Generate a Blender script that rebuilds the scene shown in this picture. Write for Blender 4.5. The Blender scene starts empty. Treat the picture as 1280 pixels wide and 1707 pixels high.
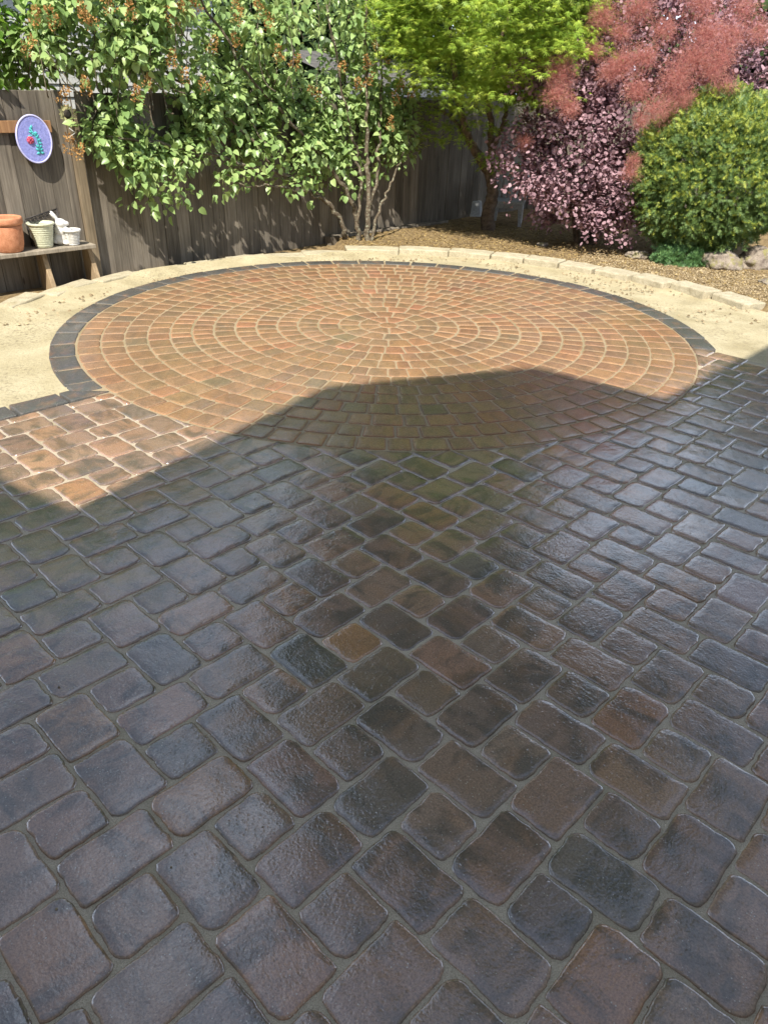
import bpy, bmesh, math, random
import numpy as np
from mathutils import Vector, Matrix, noise as mnoise

random.seed(7)
RNG = np.random.default_rng(11)
SC = bpy.context.scene
COL = SC.collection
R = math.radians

# ------------------------------------------------------------------ camera
IMG_W, IMG_H = 1280.0, 1707.0
FPX, PITCH, ROLL, CAM_H = 1207.33, 0.527565, 0.034796, 1.5
sp, cp = math.sin(PITCH), math.cos(PITCH)
cr, sr = math.cos(ROLL), math.sin(ROLL)
fwd = Vector((0, cp, -sp)); up0 = Vector((0, sp, cp)); rt0 = Vector((1, 0, 0))
rt = rt0 * cr + up0 * sr
up = up0 * cr - rt0 * sr
cam = bpy.data.cameras.new('camera')
camo = bpy.data.objects.new('camera', cam); COL.objects.link(camo)
m = Matrix((rt, up, -fwd)).transposed().to_4x4()
m.translation = Vector((0, 0, CAM_H))
camo.matrix_world = m
cam.sensor_fit = 'VERTICAL'; cam.sensor_height = 36.0; cam.lens = FPX / IMG_H * 36.0
cam.clip_start = 0.05; cam.clip_end = 1000
SC.camera = camo

# ------------------------------------------------------------------ sky, sun, exposure
SUN_EL = R(52.0)
SUN_H = Vector((0.15, 0.9887, 0)).normalized()      # the way the light travels over the ground
world = bpy.data.worlds.new('World'); SC.world = world
world.use_nodes = True
nt = world.node_tree
bg = nt.nodes['Background']
sky = nt.nodes.new('ShaderNodeTexSky'); sky.sky_type = 'NISHITA'; sky.sun_disc = False
sky.sun_elevation = SUN_EL
sky.sun_rotation = math.atan2(-SUN_H.x, -SUN_H.y)
sky.air_density = 1.0; sky.dust_density = 1.2; sky.ozone_density = 1.0
# unseen cloud added to brighten the reflections in the stones, thicker near the horizon
tc = nt.nodes.new('ShaderNodeTexCoord'); mp_ = nt.nodes.new('ShaderNodeMapping'); mp_.inputs['Scale'].default_value = (1, 1, 2.0)
cn = nt.nodes.new('ShaderNodeTexNoise'); cn.inputs['Scale'].default_value = 2.2; cn.inputs['Detail'].default_value = 6; cn.inputs['Roughness'].default_value = 0.55
crp = nt.nodes.new('ShaderNodeValToRGB'); crp.color_ramp.elements[0].position = 0.44; crp.color_ramp.elements[1].position = 0.66; crp.color_ramp.elements[0].color = (0.08, 0.08, 0.08, 1)
crp.color_ramp.elements[1].color = (0.85, 0.85, 0.85, 1)
mxc = nt.nodes.new('ShaderNodeMix'); mxc.data_type = 'RGBA'; mxc.inputs[7].default_value = (13.6, 16.4, 20.5, 1)
nt.links.new(tc.outputs['Generated'], mp_.inputs[0]); nt.links.new(mp_.outputs[0], cn.inputs['Vector']); 
sx_ = nt.nodes.new('ShaderNodeSeparateXYZ'); nt.links.new(tc.outputs['Generated'], sx_.inputs[0])   # added cover raised low down to whiten the stones' reflections
mr = nt.nodes.new('ShaderNodeMapRange'); mr.inputs[1].default_value = 0.28; mr.inputs[2].default_value = 0.60; mr.inputs[3].default_value = 0.36; mr.inputs[4].default_value = -0.09
nt.links.new(sx_.outputs[2], mr.inputs[0])
ad = nt.nodes.new('ShaderNodeMath'); ad.operation = 'ADD'; nt.links.new(cn.outputs[0], ad.inputs[0]); nt.links.new(mr.outputs[0], ad.inputs[1])
nt.links.new(ad.outputs[0], crp.inputs[0])
nt.links.new(crp.outputs[0], mxc.inputs[0]); nt.links.new(sky.outputs[0], mxc.inputs[6])
nt.links.new(mxc.outputs[2], bg.inputs[0]); bg.inputs[1].default_value = 0.082
sun = bpy.data.lights.new('sun', 'SUN'); sun.energy = 5.0; sun.angle = R(0.53); sun.color = (1.0, 0.95, 0.86)
suno = bpy.data.objects.new('sun', sun); COL.objects.link(suno)
trav = Vector((SUN_H.x * math.cos(SUN_EL), SUN_H.y * math.cos(SUN_EL), -math.sin(SUN_EL)))
suno.rotation_euler = trav.to_track_quat('-Z', 'Y').to_euler()
suno.location = (0, -5, 12)
vs = SC.view_settings
vs.view_transform = 'Standard'; vs.look = 'None'; vs.exposure = 0.8; vs.gamma = 1.0
vs.use_curve_mapping = False
SC.render.engine = 'CYCLES'
SC.cycles.use_denoising = True
SC.cycles.max_bounces = 7; SC.cycles.diffuse_bounces = 3; SC.cycles.transparent_max_bounces = 6
SC.cycles.sample_clamp_indirect = 6.0

# ------------------------------------------------------------------ helpers: layout
def ray(px, py):
    a, b = px - IMG_W / 2, py - IMG_H / 2
    uu = cr * a + sr * b; vv = -sr * a + cr * b
    return np.array([uu / FPX, cp - vv / FPX * sp, -sp - vv / FPX * cp])
CAMP = np.array([0, 0, CAM_H])
def at(px, py, Y):
    r = ray(px, py); return CAMP + r * (Y / r[1])
def on_ground(px, py, z=0.0):
    r = ray(px, py); return CAMP + r * ((z - CAM_H) / r[2])
P0 = np.array([0.63, 10.30]); FTH = R(46.9)
FD = np.array([math.cos(FTH), math.sin(FTH)]); FN = np.array([FD[1], -FD[0]])   # along the fence, towards the yard
def F(s, off, z):
    q = P0 + s * FD + off * FN
    return np.array([q[0], q[1], z])
def on_fence(px, py, off=0.0):
    r = ray(px, py); t = (np.dot(P0, FN) + off) / np.dot(r[:2], FN); return CAMP + r * t
def fence_s(X): return float(np.dot(np.array(X[:2]) - P0, FD))
def project(X):
    x, y, z = X[0], X[1], X[2] - CAM_H
    d = y * cp - z * sp
    if d <= 0.05: return None
    uu = FPX * x / d; vv = -FPX * (y * sp + z * cp) / d
    return (IMG_W / 2 + cr * uu - sr * vv, IMG_H / 2 + sr * uu + cr * vv, d)

# ------------------------------------------------------------------ helpers: objects
LOC = {}
def tag(o, label=None, cat=None, group=None, kind=None):
    if label: o['label'] = label
    if cat: o['category'] = cat
    if group: o['group'] = group
    if kind: o['kind'] = kind
    return o
def empty(name, loc, label, cat, group=None, kind=None):
    o = bpy.data.objects.new(name, None); COL.objects.link(o)
    o.location = Vector([float(v) for v in loc]); o.empty_display_size = 0.1
    LOC[o.name] = Vector(o.location)
    return tag(o, label, cat, group, kind)
def wloc(o):
    return LOC.get(o.name, Vector((0, 0, 0)))
def mesh_from(name, verts, faces, mat=None, smooth=True):
    me = bpy.data.meshes.new(name)
    me.from_pydata([tuple(map(float, v)) for v in verts], [], [tuple(map(int, f)) for f in faces])
    if mat: me.materials.append(mat)
    if smooth:
        me.polygons.foreach_set('use_smooth', [True] * len(me.polygons))
    me.update()
    return me
def fast_mesh(name, verts, tris, mat, smooth=False):
    """verts (N,3), tris (M,3) numpy"""
    me = bpy.data.meshes.new(name)
    nv, nf = len(verts), len(tris)
    me.vertices.add(nv); me.vertices.foreach_set('co', np.asarray(verts, np.float32).ravel())
    me.loops.add(nf * 3); me.loops.foreach_set('vertex_index', np.asarray(tris, np.int32).ravel())
    me.polygons.add(nf); me.polygons.foreach_set('loop_start', np.arange(0, nf * 3, 3, dtype=np.int32))
    me.update(calc_edges=True)
    if smooth: me.polygons.foreach_set('use_smooth', np.ones(nf, bool))
    me.materials.append(mat)
    return me
def link(name, me, parent=None, loc=(0, 0, 0)):
    o = bpy.data.objects.new(name, me); COL.objects.link(o)
    o.location = loc
    if parent is not None:
        o.parent = parent
    LOC[o.name] = (wloc(parent) if parent is not None else Vector((0, 0, 0))) + Vector(loc)
    return o
def part(name, verts, faces, mat, parent=None, smooth=False):
    """geometry given in world coordinates, stored relative to its parent"""
    off = np.array(wloc(parent)) if parent is not None else np.zeros(3)
    v = np.asarray(verts, float) - off
    return link(name, mesh_from(name, v, faces, mat, smooth), parent)

class MB:
    def __init__(s): s.v = []; s.f = []
    def add(s, v, f):
        o = len(s.v); s.v += [tuple(map(float, q)) for q in v]; s.f += [tuple(i + o for i in q) for q in f]; return s
    def build(s, name, mat, parent=None, smooth=False, bevel=0.0, seg=2):
        o = part(name, s.v, s.f, mat, parent, smooth)
        if bevel:
            b = o.modifiers.new('bevel', 'BEVEL'); b.width = bevel; b.segments = seg; b.limit_method = 'ANGLE'
        return o
BOXF = [(0, 3, 2, 1), (4, 5, 6, 7), (0, 1, 5, 4), (1, 2, 6, 5), (2, 3, 7, 6), (3, 0, 4, 7)]
def box_axes(c, ex, ey, ez):
    c, ex, ey, ez = map(lambda q: np.asarray(q, float), (c, ex, ey, ez))
    return [c - ex - ey - ez, c + ex - ey - ez, c + ex + ey - ez, c - ex + ey - ez,
            c - ex - ey + ez, c + ex - ey + ez, c + ex + ey + ez, c - ex + ey + ez], BOXF
def tube(pts, rad, n=8, cap=True):
    pts = [np.asarray(q, float) for q in pts]; V = []; Fc = []
    if not hasattr(rad, '__len__'): rad = [rad] * len(pts)
    prev = None
    for i, q in enumerate(pts):
        a = pts[max(i - 1, 0)]; b = pts[min(i + 1, len(pts) - 1)]
        t = (b - a) / (np.linalg.norm(b - a) + 1e-9)
        if prev is None:
            h = np.array([0, 0, 1.0]) if abs(t[2]) < 0.9 else np.array([1.0, 0, 0])
        else: h = prev
        x = h - t * np.dot(h, t); x /= np.linalg.norm(x) + 1e-9; prev = x
        y = np.cross(t, x)
        for k in range(n):
            a_ = 2 * math.pi * k / n
            V.append(q + rad[i] * (math.cos(a_) * x + math.sin(a_) * y))
    for i in range(len(pts) - 1):
        for k in range(n):
            Fc.append((i * n + k, i * n + (k + 1) % n, (i + 1) * n + (k + 1) % n, (i + 1) * n + k))
    if cap:
        Fc.append(tuple(range(n))[::-1]); o = (len(pts) - 1) * n; Fc.append(tuple(o + k for k in range(n)))
    return V, Fc
def smooth_path(pts, n=6, wob=0.0):
    pts = [np.asarray(q, float) for q in pts]; out = []
    for i in range(len(pts) - 1):
        p0 = pts[max(i - 1, 0)]; p1 = pts[i]; p2 = pts[i + 1]; p3 = pts[min(i + 2, len(pts) - 1)]
        for k in range(n):
            t = k / n
            out.append(0.5 * (2 * p1 + (p2 - p0) * t + (2 * p0 - 5 * p1 + 4 * p2 - p3) * t * t + (3 * p1 - p0 - 3 * p2 + p3) * t ** 3))
    out.append(pts[-1])
    if wob:
        out = [q + RNG.normal(0, wob, 3) if 0 < i < len(out) - 1 else q for i, q in enumerate(out)]
    return out
def lathe(prof, c, n=28, wob=0.0):
    V = []; Fc = []
    for r_, z in prof:
        for k in range(n):
            a = 2 * math.pi * k / n
            V.append((c[0] + r_ * math.cos(a), c[1] + r_ * math.sin(a), c[2] + z))
    for i in range(len(prof) - 1):
        for k in range(n):
            Fc.append((i * n + k, i * n + (k + 1) % n, (i + 1) * n + (k + 1) % n, (i + 1) * n + k))
    return V, Fc

# ------------------------------------------------------------------ helpers: materials
class NT:
    def __init__(s, name):
        s.m = bpy.data.materials.new(name); s.m.use_nodes = True
        s.t = s.m.node_tree; s.n = s.t.nodes; s.b = s.n['Principled BSDF']; s.out = s.n['Material Output']
    def new(s, kind, **kw):
        q = s.n.new('ShaderNode' + kind)
        for k, v in kw.items(): setattr(q, k, v)
        return q
    def l(s, a, b): s.t.links.new(a, b)
    def coord(s, which='Object'): return s.new('TexCoord').outputs[which]
    def noise(s, vec, scale, detail=4, rough=0.55, dist=0.0):
        q = s.new('TexNoise'); q.inputs['Scale'].default_value = scale; q.inputs['Detail'].default_value = detail
        q.inputs['Roughness'].default_value = rough; q.inputs['Distortion'].default_value = dist
        if vec is not None: s.l(vec, q.inputs['Vector'])
        return q
    def ramp(s, fac, stops):
        q = s.new('ValToRGB'); e = q.color_ramp.elements
        while len(e) < len(stops): e.new(0.5)
        for i, (pos, c) in enumerate(stops):
            e[i].position = pos; e[i].color = (*c, 1) if hasattr(c, '__len__') else (c, c, c, 1)
        s.l(fac, q.inputs[0]); return q.outputs[0]
    def mix(s, fac, a, b, mode='MIX'):
        q = s.new('Mix', data_type='RGBA', blend_type=mode)
        for sock, v in ((q.inputs[0], fac), (q.inputs[6], a), (q.inputs[7], b)):
            if hasattr(v, 'is_output'): s.l(v, sock)
            elif hasattr(v, '__len__'): sock.default_value = (*v, 1) if len(v) == 3 else v
            else: sock.default_value = v
        return q.outputs[2]
    def math(s, op, a, b=0.0, c=None):
        q = s.new('Math', operation=op)
        for i, v in enumerate((a, b, c)):
            if v is None: continue
            if hasattr(v, 'is_output'): s.l(v, q.inputs[i])
            else: q.inputs[i].default_value = v
        return q.outputs[0]
    def mapping(s, vec, scale=(1, 1, 1), loc=(0, 0, 0), rot=(0, 0, 0)):
        q = s.new('Mapping'); q.inputs['Scale'].default_value = scale; q.inputs['Location'].default_value = loc
        q.inputs['Rotation'].default_value = rot
        s.l(vec, q.inputs['Vector']); return q.outputs[0]
    def bump(s, h, strength, dist, normal=None):
        q = s.new('Bump'); q.inputs['Strength'].default_value = strength; q.inputs['Distance'].default_value = dist
        s.l(h, q.inputs['Height'])
        if normal is not None: s.l(normal, q.inputs['Normal'])
        return q.outputs[0]
    def vadd(s, a, b):
        q = s.new('VectorMath', operation='ADD'); s.l(a, q.inputs[0]); s.l(b, q.inputs[1]); return q.outputs[0]
    def set(s, **kw):
        for k, v in kw.items():
            sock = s.b.inputs[k.replace('_', ' ')]
            if hasattr(v, 'is_output'): s.l(v, sock)
            elif hasattr(v, '__len__') and len(v) == 3: sock.default_value = (*v, 1)
            else: sock.default_value = v
        return s

def paver_material(name, source, coat=1.0, ior=1.95, r0=0.035, r1=0.17, edge=False):
    M = NT(name)
    if source == 'object':
        oi = M.new('ObjectInfo'); colr = oi.outputs['Color']; rnd = oi.outputs['Random']; drift = oi.outputs['Alpha']
    else:
        at_ = M.new('Attribute', attribute_name='stone_col'); colr = at_.outputs['Color']; drift = at_.outputs['Alpha']
        rnd = M.new('NewGeometry').outputs['Random Per Island']
    cxyz = M.new('CombineXYZ')
    M.l(M.math('MULTIPLY', rnd, 91.0), cxyz.inputs[0]); M.l(M.math('MULTIPLY', rnd, 47.0), cxyz.inputs[1])
    v = M.vadd(M.coord('Object'), cxyz.outputs[0])
    # colour: one tone per stone with darker charcoal drifts, grain and pale grit
    vb = M.mapping(v, (1.0, 0.5, 1.0))
    band = M.noise(vb, 11.0, 5, 0.62, 0.8)
    dark = M.ramp(band.outputs[0], [(0.44, 0.0), (0.60, 1.0)])
    d2 = M.math('MULTIPLY', dark, drift)
    c1 = M.mix(d2, colr, (0.072, 0.060, 0.044))
    warm = M.ramp(M.noise(vb, 13.0, 3).outputs[0], [(0.5, 0.0), (0.72, 1.0)])
    c2 = M.mix(M.math('MULTIPLY', warm, 0.35), c1, (0.33, 0.165, 0.072))
    grain = M.noise(v, 190.0, 4, 0.75)
    c3 = M.mix(1.0, c2, M.ramp(grain.outputs[0], [(0.28, 0.45), (0.72, 1.5)]), 'MULTIPLY')
    vo = M.new('TexVoronoi'); vo.inputs['Scale'].default_value = 140.0; M.l(v, vo.inputs['Vector'])
    dot = M.math('LESS_THAN', vo.outputs['Distance'], 0.22)
    sepc = M.new('SeparateColor'); M.l(vo.outputs['Color'], sepc.inputs[0])
    sel = M.math('GREATER_THAN', sepc.outputs[0], 0.80)
    patch = M.ramp(M.noise(v, 12.0, 2).outputs[0], [(0.4, 0.15), (0.6, 1.0)])
    spk = M.math('MULTIPLY', M.math('MULTIPLY', dot, sel), patch)
    c4 = M.mix(M.math('MULTIPLY', spk, 0.75), c3, (0.52, 0.47, 0.38))
    # relief: riven face, pores, grit
    vr = M.mapping(v, (1.0, 1.7, 1.0), rot=(0, 0, 0.8))
    h1 = M.noise(vr, 48.0, 4, 0.55, 0.4)
    h2 = M.noise(v, 7.0, 2, 0.5)
    h3 = M.noise(v, 130.0, 3, 0.6)
    b1 = M.bump(h2.outputs[0], 1.0, 0.0040)
    b2 = M.bump(h1.outputs[0], 1.0, 0.0022, b1)
    b3 = M.bump(h3.outputs[0], 1.0, 0.0011, b2)
    b3 = M.bump(spk, 0.6, 0.001, b3)
    rough = M.ramp(h1.outputs[0], [(0.3, 0.45), (0.7, 0.7)])
    M.set(Base_Color=c4, Roughness=rough, Normal=b3, Specular_IOR_Level=0.3)
    # sealer and water film: smoother than the stone, pooled in patches
    wet = M.noise(v, 5.0, 3, 0.5)
    k1 = M.bump(h2.outputs[0], 1.0, 0.0040)
    kb = M.new('Bump'); kb.inputs['Distance'].default_value = 0.0017; M.l(h1.outputs[0], kb.inputs['Height']); M.l(k1, kb.inputs['Normal'])
    M.l(M.ramp(M.noise(v, 2.3, 2).outputs[0], [(0.38, 0.22), (0.66, 0.85)]), kb.inputs['Strength'])
    k2 = kb.outputs[0]
    pit = M.new('TexVoronoi'); pit.inputs['Scale'].default_value = 75.0; M.l(v, pit.inputs['Vector'])
    pitm = M.ramp(pit.outputs['Distance'], [(0.08, 0.0), (0.34, 1.0)])
    k2 = M.bump(pitm, 0.5, 0.0006, k2)
    k3 = M.bump(h3.outputs[0], 1.0, 0.00050, k2)
    M.set(Coat_Weight=coat, Coat_IOR=ior)
    if edge:      # coat left off the rounded edges to stop sun glints there
        sg = M.new('SeparateXYZ'); M.l(M.new('NewGeometry').outputs['Normal'], sg.inputs[0])
        M.l(M.math('MULTIPLY', M.ramp(sg.outputs[2], [(0.95, 0.0), (0.99, 1.0)]), coat), M.b.inputs['Coat Weight'])
    M.l(M.ramp(wet.outputs[0], [(0.35, r0), (0.68, r1)]), M.b.inputs['Coat Roughness'])
    M.l(k3, M.b.inputs['Coat Normal'])
    return M.m
MAT = {}
MAT['paver'] = paver_material('sealed_paver', 'object')
MAT['paver_mass'] = paver_material('sealed_paver_mass', 'attribute')
MAT['ring'] = paver_material('ring_paver', 'object', 0.9, 1.8, 0.07, 0.26, True)
MAT['ring_mass'] = paver_material('ring_paver_mass', 'attribute', 0.9, 1.8, 0.07, 0.26, True)

def joint_material(name, c_lo, c_hi, moss, mossamt):
    M = NT(name); v = M.coord('Object')
    g = M.noise(v, 300.0, 3, 0.75); n2 = M.noise(v, 2.6, 4)
    c = M.mix(M.ramp(g.outputs[0], [(0.3, 0.0), (0.7, 1.0)]), c_lo, c_hi)
    c = M.mix(M.math('MULTIPLY', M.ramp(n2.outputs[0], [(0.5, 0.0), (0.68, 1.0)]), mossamt), c, moss)
    b = M.bump(g.outputs[0], 1.0, 0.003); b = M.bump(M.noise(v, 60.0, 4).outputs[0], 0.6, 0.006, b)
    M.set(Base_Color=c, Roughness=0.7, Normal=b, Coat_Weight=0.35, Coat_Roughness=0.25, Coat_IOR=1.4)
    M.l(b, M.b.inputs['Coat Normal'])
    return M.m
MAT['joint'] = joint_material('joint_sand', (0.27, 0.22, 0.155), (0.60, 0.505, 0.37), (0.18, 0.16, 0.07), 0.4)
MAT['joint_pale'] = joint_material('joint_sand_pale', (0.25, 0.19, 0.11), (0.43, 0.335, 0.21), (0.20, 0.17, 0.08), 0.5)

def mat_sand():
    M = NT('bedding_sand'); v = M.coord('Object')
    g = M.noise(v, 260.0, 4, 0.75); n2 = M.noise(v, 3.2, 5, 0.6); n3 = M.noise(v, 45.0, 4, 0.6)
    c = M.ramp(n2.outputs[0], [(0.32, (0.35, 0.295, 0.175)), (0.62, (0.475, 0.41, 0.265))])
    c = M.mix(1.0, c, M.ramp(g.outputs[0], [(0.3, 0.62), (0.6, 1.12)]), 'MULTIPLY')
    dirt = M.math('MULTIPLY', M.math('MULTIPLY', M.ramp(n3.outputs[0], [(0.52, 0.0), (0.66, 1.0)]), M.ramp(M.noise(v, 1.7, 3).outputs[0], [(0.4, 0.15), (0.62, 1.0)])), 0.75)
    c = M.mix(dirt, c, (0.17, 0.14, 0.09))
    b = M.bump(g.outputs[0], 0.8, 0.004); b = M.bump(n3.outputs[0], 0.8, 0.012, b)
    M.set(Base_Color=c, Roughness=0.95, Normal=b, Specular_IOR_Level=0.2); return M.m
MAT['sand'] = mat_sand()
def mat_rough(name, lo, hi, scale, bump=0.8, bd=0.01, rough=0.9, spots=None):
    M = NT(name); v = M.coord('Object')
    oi = M.new('ObjectInfo'); cx = M.new('CombineXYZ'); M.l(M.math('MULTIPLY', oi.outputs['Random'], 60.0), cx.inputs[0])
    v = M.vadd(v, cx.outputs[0])
    n1 = M.noise(v, scale, 6, 0.65); n2 = M.noise(v, scale * 9, 4, 0.7)
    c = M.ramp(n1.outputs[0], [(0.33, lo), (0.67, hi)])
    c = M.mix(1.0, c, M.ramp(n2.outputs[0], [(0.3, 0.7), (0.7, 1.2)]), 'MULTIPLY')
    if spots:
        s_ = M.ramp(M.noise(v, scale * 1.7, 4).outputs[0], [(0.54, 0.0), (0.66, 1.0)])
        c = M.mix(M.math('MULTIPLY', s_, 0.8), c, spots)
    b = M.bump(n1.outputs[0], bump, bd); b = M.bump(n2.outputs[0], bump, bd * 0.25, b)
    M.set(Base_Color=c, Roughness=rough, Normal=b, Specular_IOR_Level=0.25); return M.m
MAT['block'] = mat_rough('concrete_block', (0.34, 0.295, 0.20), (0.49, 0.43, 0.31), 14.0, 0.9, 0.012)
MAT['block_worn'] = mat_rough('sand_crusted_block', (0.34, 0.295, 0.20), (0.47, 0.415, 0.29), 9.0, 0.9, 0.012)
MAT['ground'] = mat_rough('garden_soil', (0.15, 0.10, 0.05), (0.36, 0.26, 0.13), 16.0, 1.0, 0.03)
MAT['rock'] = mat_rough('boulder_stone', (0.16, 0.125, 0.10), (0.40, 0.34, 0.27), 7.0, 1.0, 0.03, 0.9, (0.22, 0.20, 0.07))
MAT['stucco'] = mat_rough('house_wall', (0.62, 0.60, 0.55), (0.70, 0.68, 0.63), 5.0, 0.3, 0.004)
MAT['shingle'] = mat_rough('roof_shingle', (0.07, 0.07, 0.07), (0.16, 0.15, 0.14), 9.0, 0.6, 0.01)
MAT['bark'] = mat_rough('bark', (0.07, 0.052, 0.035), (0.20, 0.16, 0.11), 22.0, 1.0, 0.02, 0.9, (0.36, 0.36, 0.26))
MAT['bark_dark'] = mat_rough('maple_bark', (0.07, 0.05, 0.035), (0.22, 0.16, 0.11), 18.0, 1.0, 0.02)
MAT['terracotta'] = mat_rough('terracotta', (0.42, 0.17, 0.085), (0.58, 0.27, 0.15), 26.0, 0.5, 0.004, 0.8)
MAT['cream_glaze'] = mat_rough('cream_glaze', (0.52, 0.53, 0.38), (0.62, 0.63, 0.47), 8.0, 0.15, 0.002, 0.35)
MAT['white_stone'] = mat_rough('white_cast_stone', (0.62, 0.60, 0.55), (0.82, 0.81, 0.77), 20.0, 0.4, 0.004, 0.8)
MAT['resin'] = mat_rough('white_resin', (0.36, 0.36, 0.36), (0.48, 0.48, 0.47), 6.0, 0.1, 0.001, 0.45)
MAT['lavender'] = mat_rough('lavender_paint', (0.20, 0.22, 0.52), (0.33, 0.35, 0.70), 55.0, 0.9, 0.006, 0.6)
MAT['lavender_rim'] = mat_rough('lavender_rim', (0.44, 0.43, 0.72), (0.56, 0.55, 0.80), 40.0, 0.4, 0.002, 0.55)
MAT['teal'] = mat_rough('teal_paint', (0.05, 0.34, 0.38), (0.12, 0.52, 0.52), 40.0, 0.4, 0.002, 0.5)
MAT['rose'] = mat_rough('rose_paint', (0.42, 0.05, 0.10), (0.62, 0.13, 0.20), 60.0, 0.4, 0.002, 0.5)
MAT['petal'] = mat_rough('faded_yellow', (0.42, 0.38, 0.16), (0.60, 0.56, 0.30), 40.0, 0.3, 0.002, 0.6)
MAT['black'] = mat_rough('dark_seed', (0.015, 0.012, 0.01), (0.05, 0.04, 0.03), 60.0, 0.6, 0.004, 0.8)
MAT['wire'] = NT('dark_wire').set(Base_Color=(0.045, 0.04, 0.038), Roughness=0.55, Metallic=0.4).m
MAT['wire_white'] = NT('white_wire').set(Base_Color=(0.7, 0.7, 0.68), Roughness=0.4).m
MAT['gutter'] = NT('pale_gutter').set(Base_Color=(0.20, 0.21, 0.24), Roughness=0.5).m

def mat_wood(name, lo, hi, streak=1.0, rough=0.85):
    M = NT(name); v = M.coord('Object'); oi = M.new('ObjectInfo')
    cx = M.new('CombineXYZ'); M.l(M.math('MULTIPLY', oi.outputs['Random'], 70.0), cx.inputs[0]); M.l(M.math('MULTIPLY', oi.outputs['Random'], 31.0), cx.inputs[2])
    v = M.vadd(v, cx.outputs[0])
    g = M.noise(M.mapping(v, (60, 60, 2.2)), 1.0, 6, 0.65, 0.3); n2 = M.noise(M.mapping(v, (5, 5, 1.6)), 1.0, 4)
    kn = M.new('TexVoronoi'); kn.inputs['Scale'].default_value = 1.0; M.l(M.mapping(v, (9, 9, 2.6)), kn.inputs['Vector'])
    knot = M.ramp(kn.outputs['Distance'], [(0.05, 1.0), (0.10, 0.0)])
    c = M.ramp(g.outputs[0], [(0.3, lo), (0.7, hi)])
    c = M.mix(1.0, c, M.ramp(n2.outputs[0], [(0.3, 0.62), (0.7, 1.25)]), 'MULTIPLY')
    hv = M.new('HueSaturation'); M.l(c, hv.inputs['Color'])
    M.l(M.math('MULTIPLY_ADD', oi.outputs['Random'], 0.55, 0.72), hv.inputs['Value'])
    c = M.mix(M.math('MULTIPLY', knot, 0.8), hv.outputs[0], (0.05, 0.035, 0.025))
    b = M.bump(g.outputs[0], 0.7 * streak, 0.004)
    M.set(Base_Color=c, Roughness=rough, Normal=b, Specular_IOR_Level=0.25); return M.m
MAT['fence'] = mat_wood('weathered_board', (0.095, 0.080, 0.062), (0.215, 0.185, 0.145))
MAT['post'] = mat_wood('weathered_post', (0.16, 0.12, 0.075), (0.31, 0.245, 0.16))
MAT['redwood'] = mat_wood('redwood_rail', (0.26, 0.13, 0.06), (0.44, 0.25, 0.12))
MAT['shelf'] = mat_wood('grey_plank', (0.18, 0.15, 0.11), (0.36, 0.31, 0.24))
def mat_wood_h(name, lo, hi):
    return mat_wood(name, lo, hi)

def mat_leaf(name, c1, c2, c3, trans=0.35, rough=0.42, tcol=None, spec=0.4):
    M = NT(name)
    rnd = M.new('NewGeometry').outputs['Random Per Island']
    oi = M.new('ObjectInfo').outputs['Random']
    r_ = M.math('FRACT', M.math('ADD', rnd, oi))
    c = M.ramp(r_, [(0.0, c1), (0.5, c2), (1.0, c3)])
    M.set(Base_Color=c, Roughness=rough, Specular_IOR_Level=spec)
    tr = M.new('BsdfTranslucent')
    if tcol is None: tcol = tuple(min(1, x * 1.3) for x in c2)
    M.l(M.mix(0.5, c, tcol), tr.inputs[0])
    mx = M.new('MixShader'); mx.inputs[0].default_value = trans
    M.l(M.b.outputs[0], mx.inputs[1]); M.l(tr.outputs[0], mx.inputs[2]); M.l(mx.outputs[0], M.out.inputs[0])
    return M.m
MAT['lilac'] = mat_leaf('lilac_leaf', (0.17, 0.27, 0.09), (0.26, 0.38, 0.13), (0.39, 0.49, 0.19), 0.3, 0.36, (0.48, 0.58, 0.15))
MAT['maple'] = mat_leaf('maple_leaf', (0.16, 0.27, 0.035), (0.29, 0.42, 0.055), (0.47, 0.56, 0.09), 0.4, 0.5, (0.52, 0.62, 0.07))
MAT['smoke'] = mat_leaf('smoke_bush_leaf', (0.13, 0.075, 0.09), (0.29, 0.175, 0.20), (0.43, 0.285, 0.315), 0.2, 0.6, (0.45, 0.18, 0.20), 0.25)
MAT['plume'] = mat_leaf('smoke_plume', (0.42, 0.15, 0.14), (0.55, 0.24, 0.21), (0.64, 0.38, 0.29), 0.4, 0.85, (0.66, 0.28, 0.24), 0.1)
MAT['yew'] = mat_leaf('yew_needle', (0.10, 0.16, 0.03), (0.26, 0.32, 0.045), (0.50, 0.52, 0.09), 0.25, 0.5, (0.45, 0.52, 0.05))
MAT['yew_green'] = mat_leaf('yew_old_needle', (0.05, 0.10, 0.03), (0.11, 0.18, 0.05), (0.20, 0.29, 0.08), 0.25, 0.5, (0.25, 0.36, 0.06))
MAT['yew_dark'] = mat_leaf('juniper_needle', (0.06, 0.14, 0.05), (0.11, 0.22, 0.08), (0.17, 0.30, 0.10), 0.25, 0.5)
MAT['vine'] = mat_leaf('bright_leaf', (0.13, 0.28, 0.04), (0.24, 0.42, 0.07), (0.36, 0.54, 0.12), 0.4, 0.45, (0.42, 0.60, 0.06))
MAT['tall'] = mat_leaf('tall_tree_leaf', (0.03, 0.06, 0.02), (0.05, 0.09, 0.03), (0.07, 0.12, 0.04), 0.25, 0.6)
MAT['seed'] = mat_leaf('dry_flower', (0.22, 0.11, 0.04), (0.42, 0.23, 0.08), (0.54, 0.33, 0.13), 0.2, 0.8, None, 0.1)
MAT['litter'] = mat_leaf('leaf_litter', (0.08, 0.05, 0.02), (0.28, 0.19, 0.075), (0.48, 0.36, 0.16), 0.15, 0.8, None, 0.2)
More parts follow.
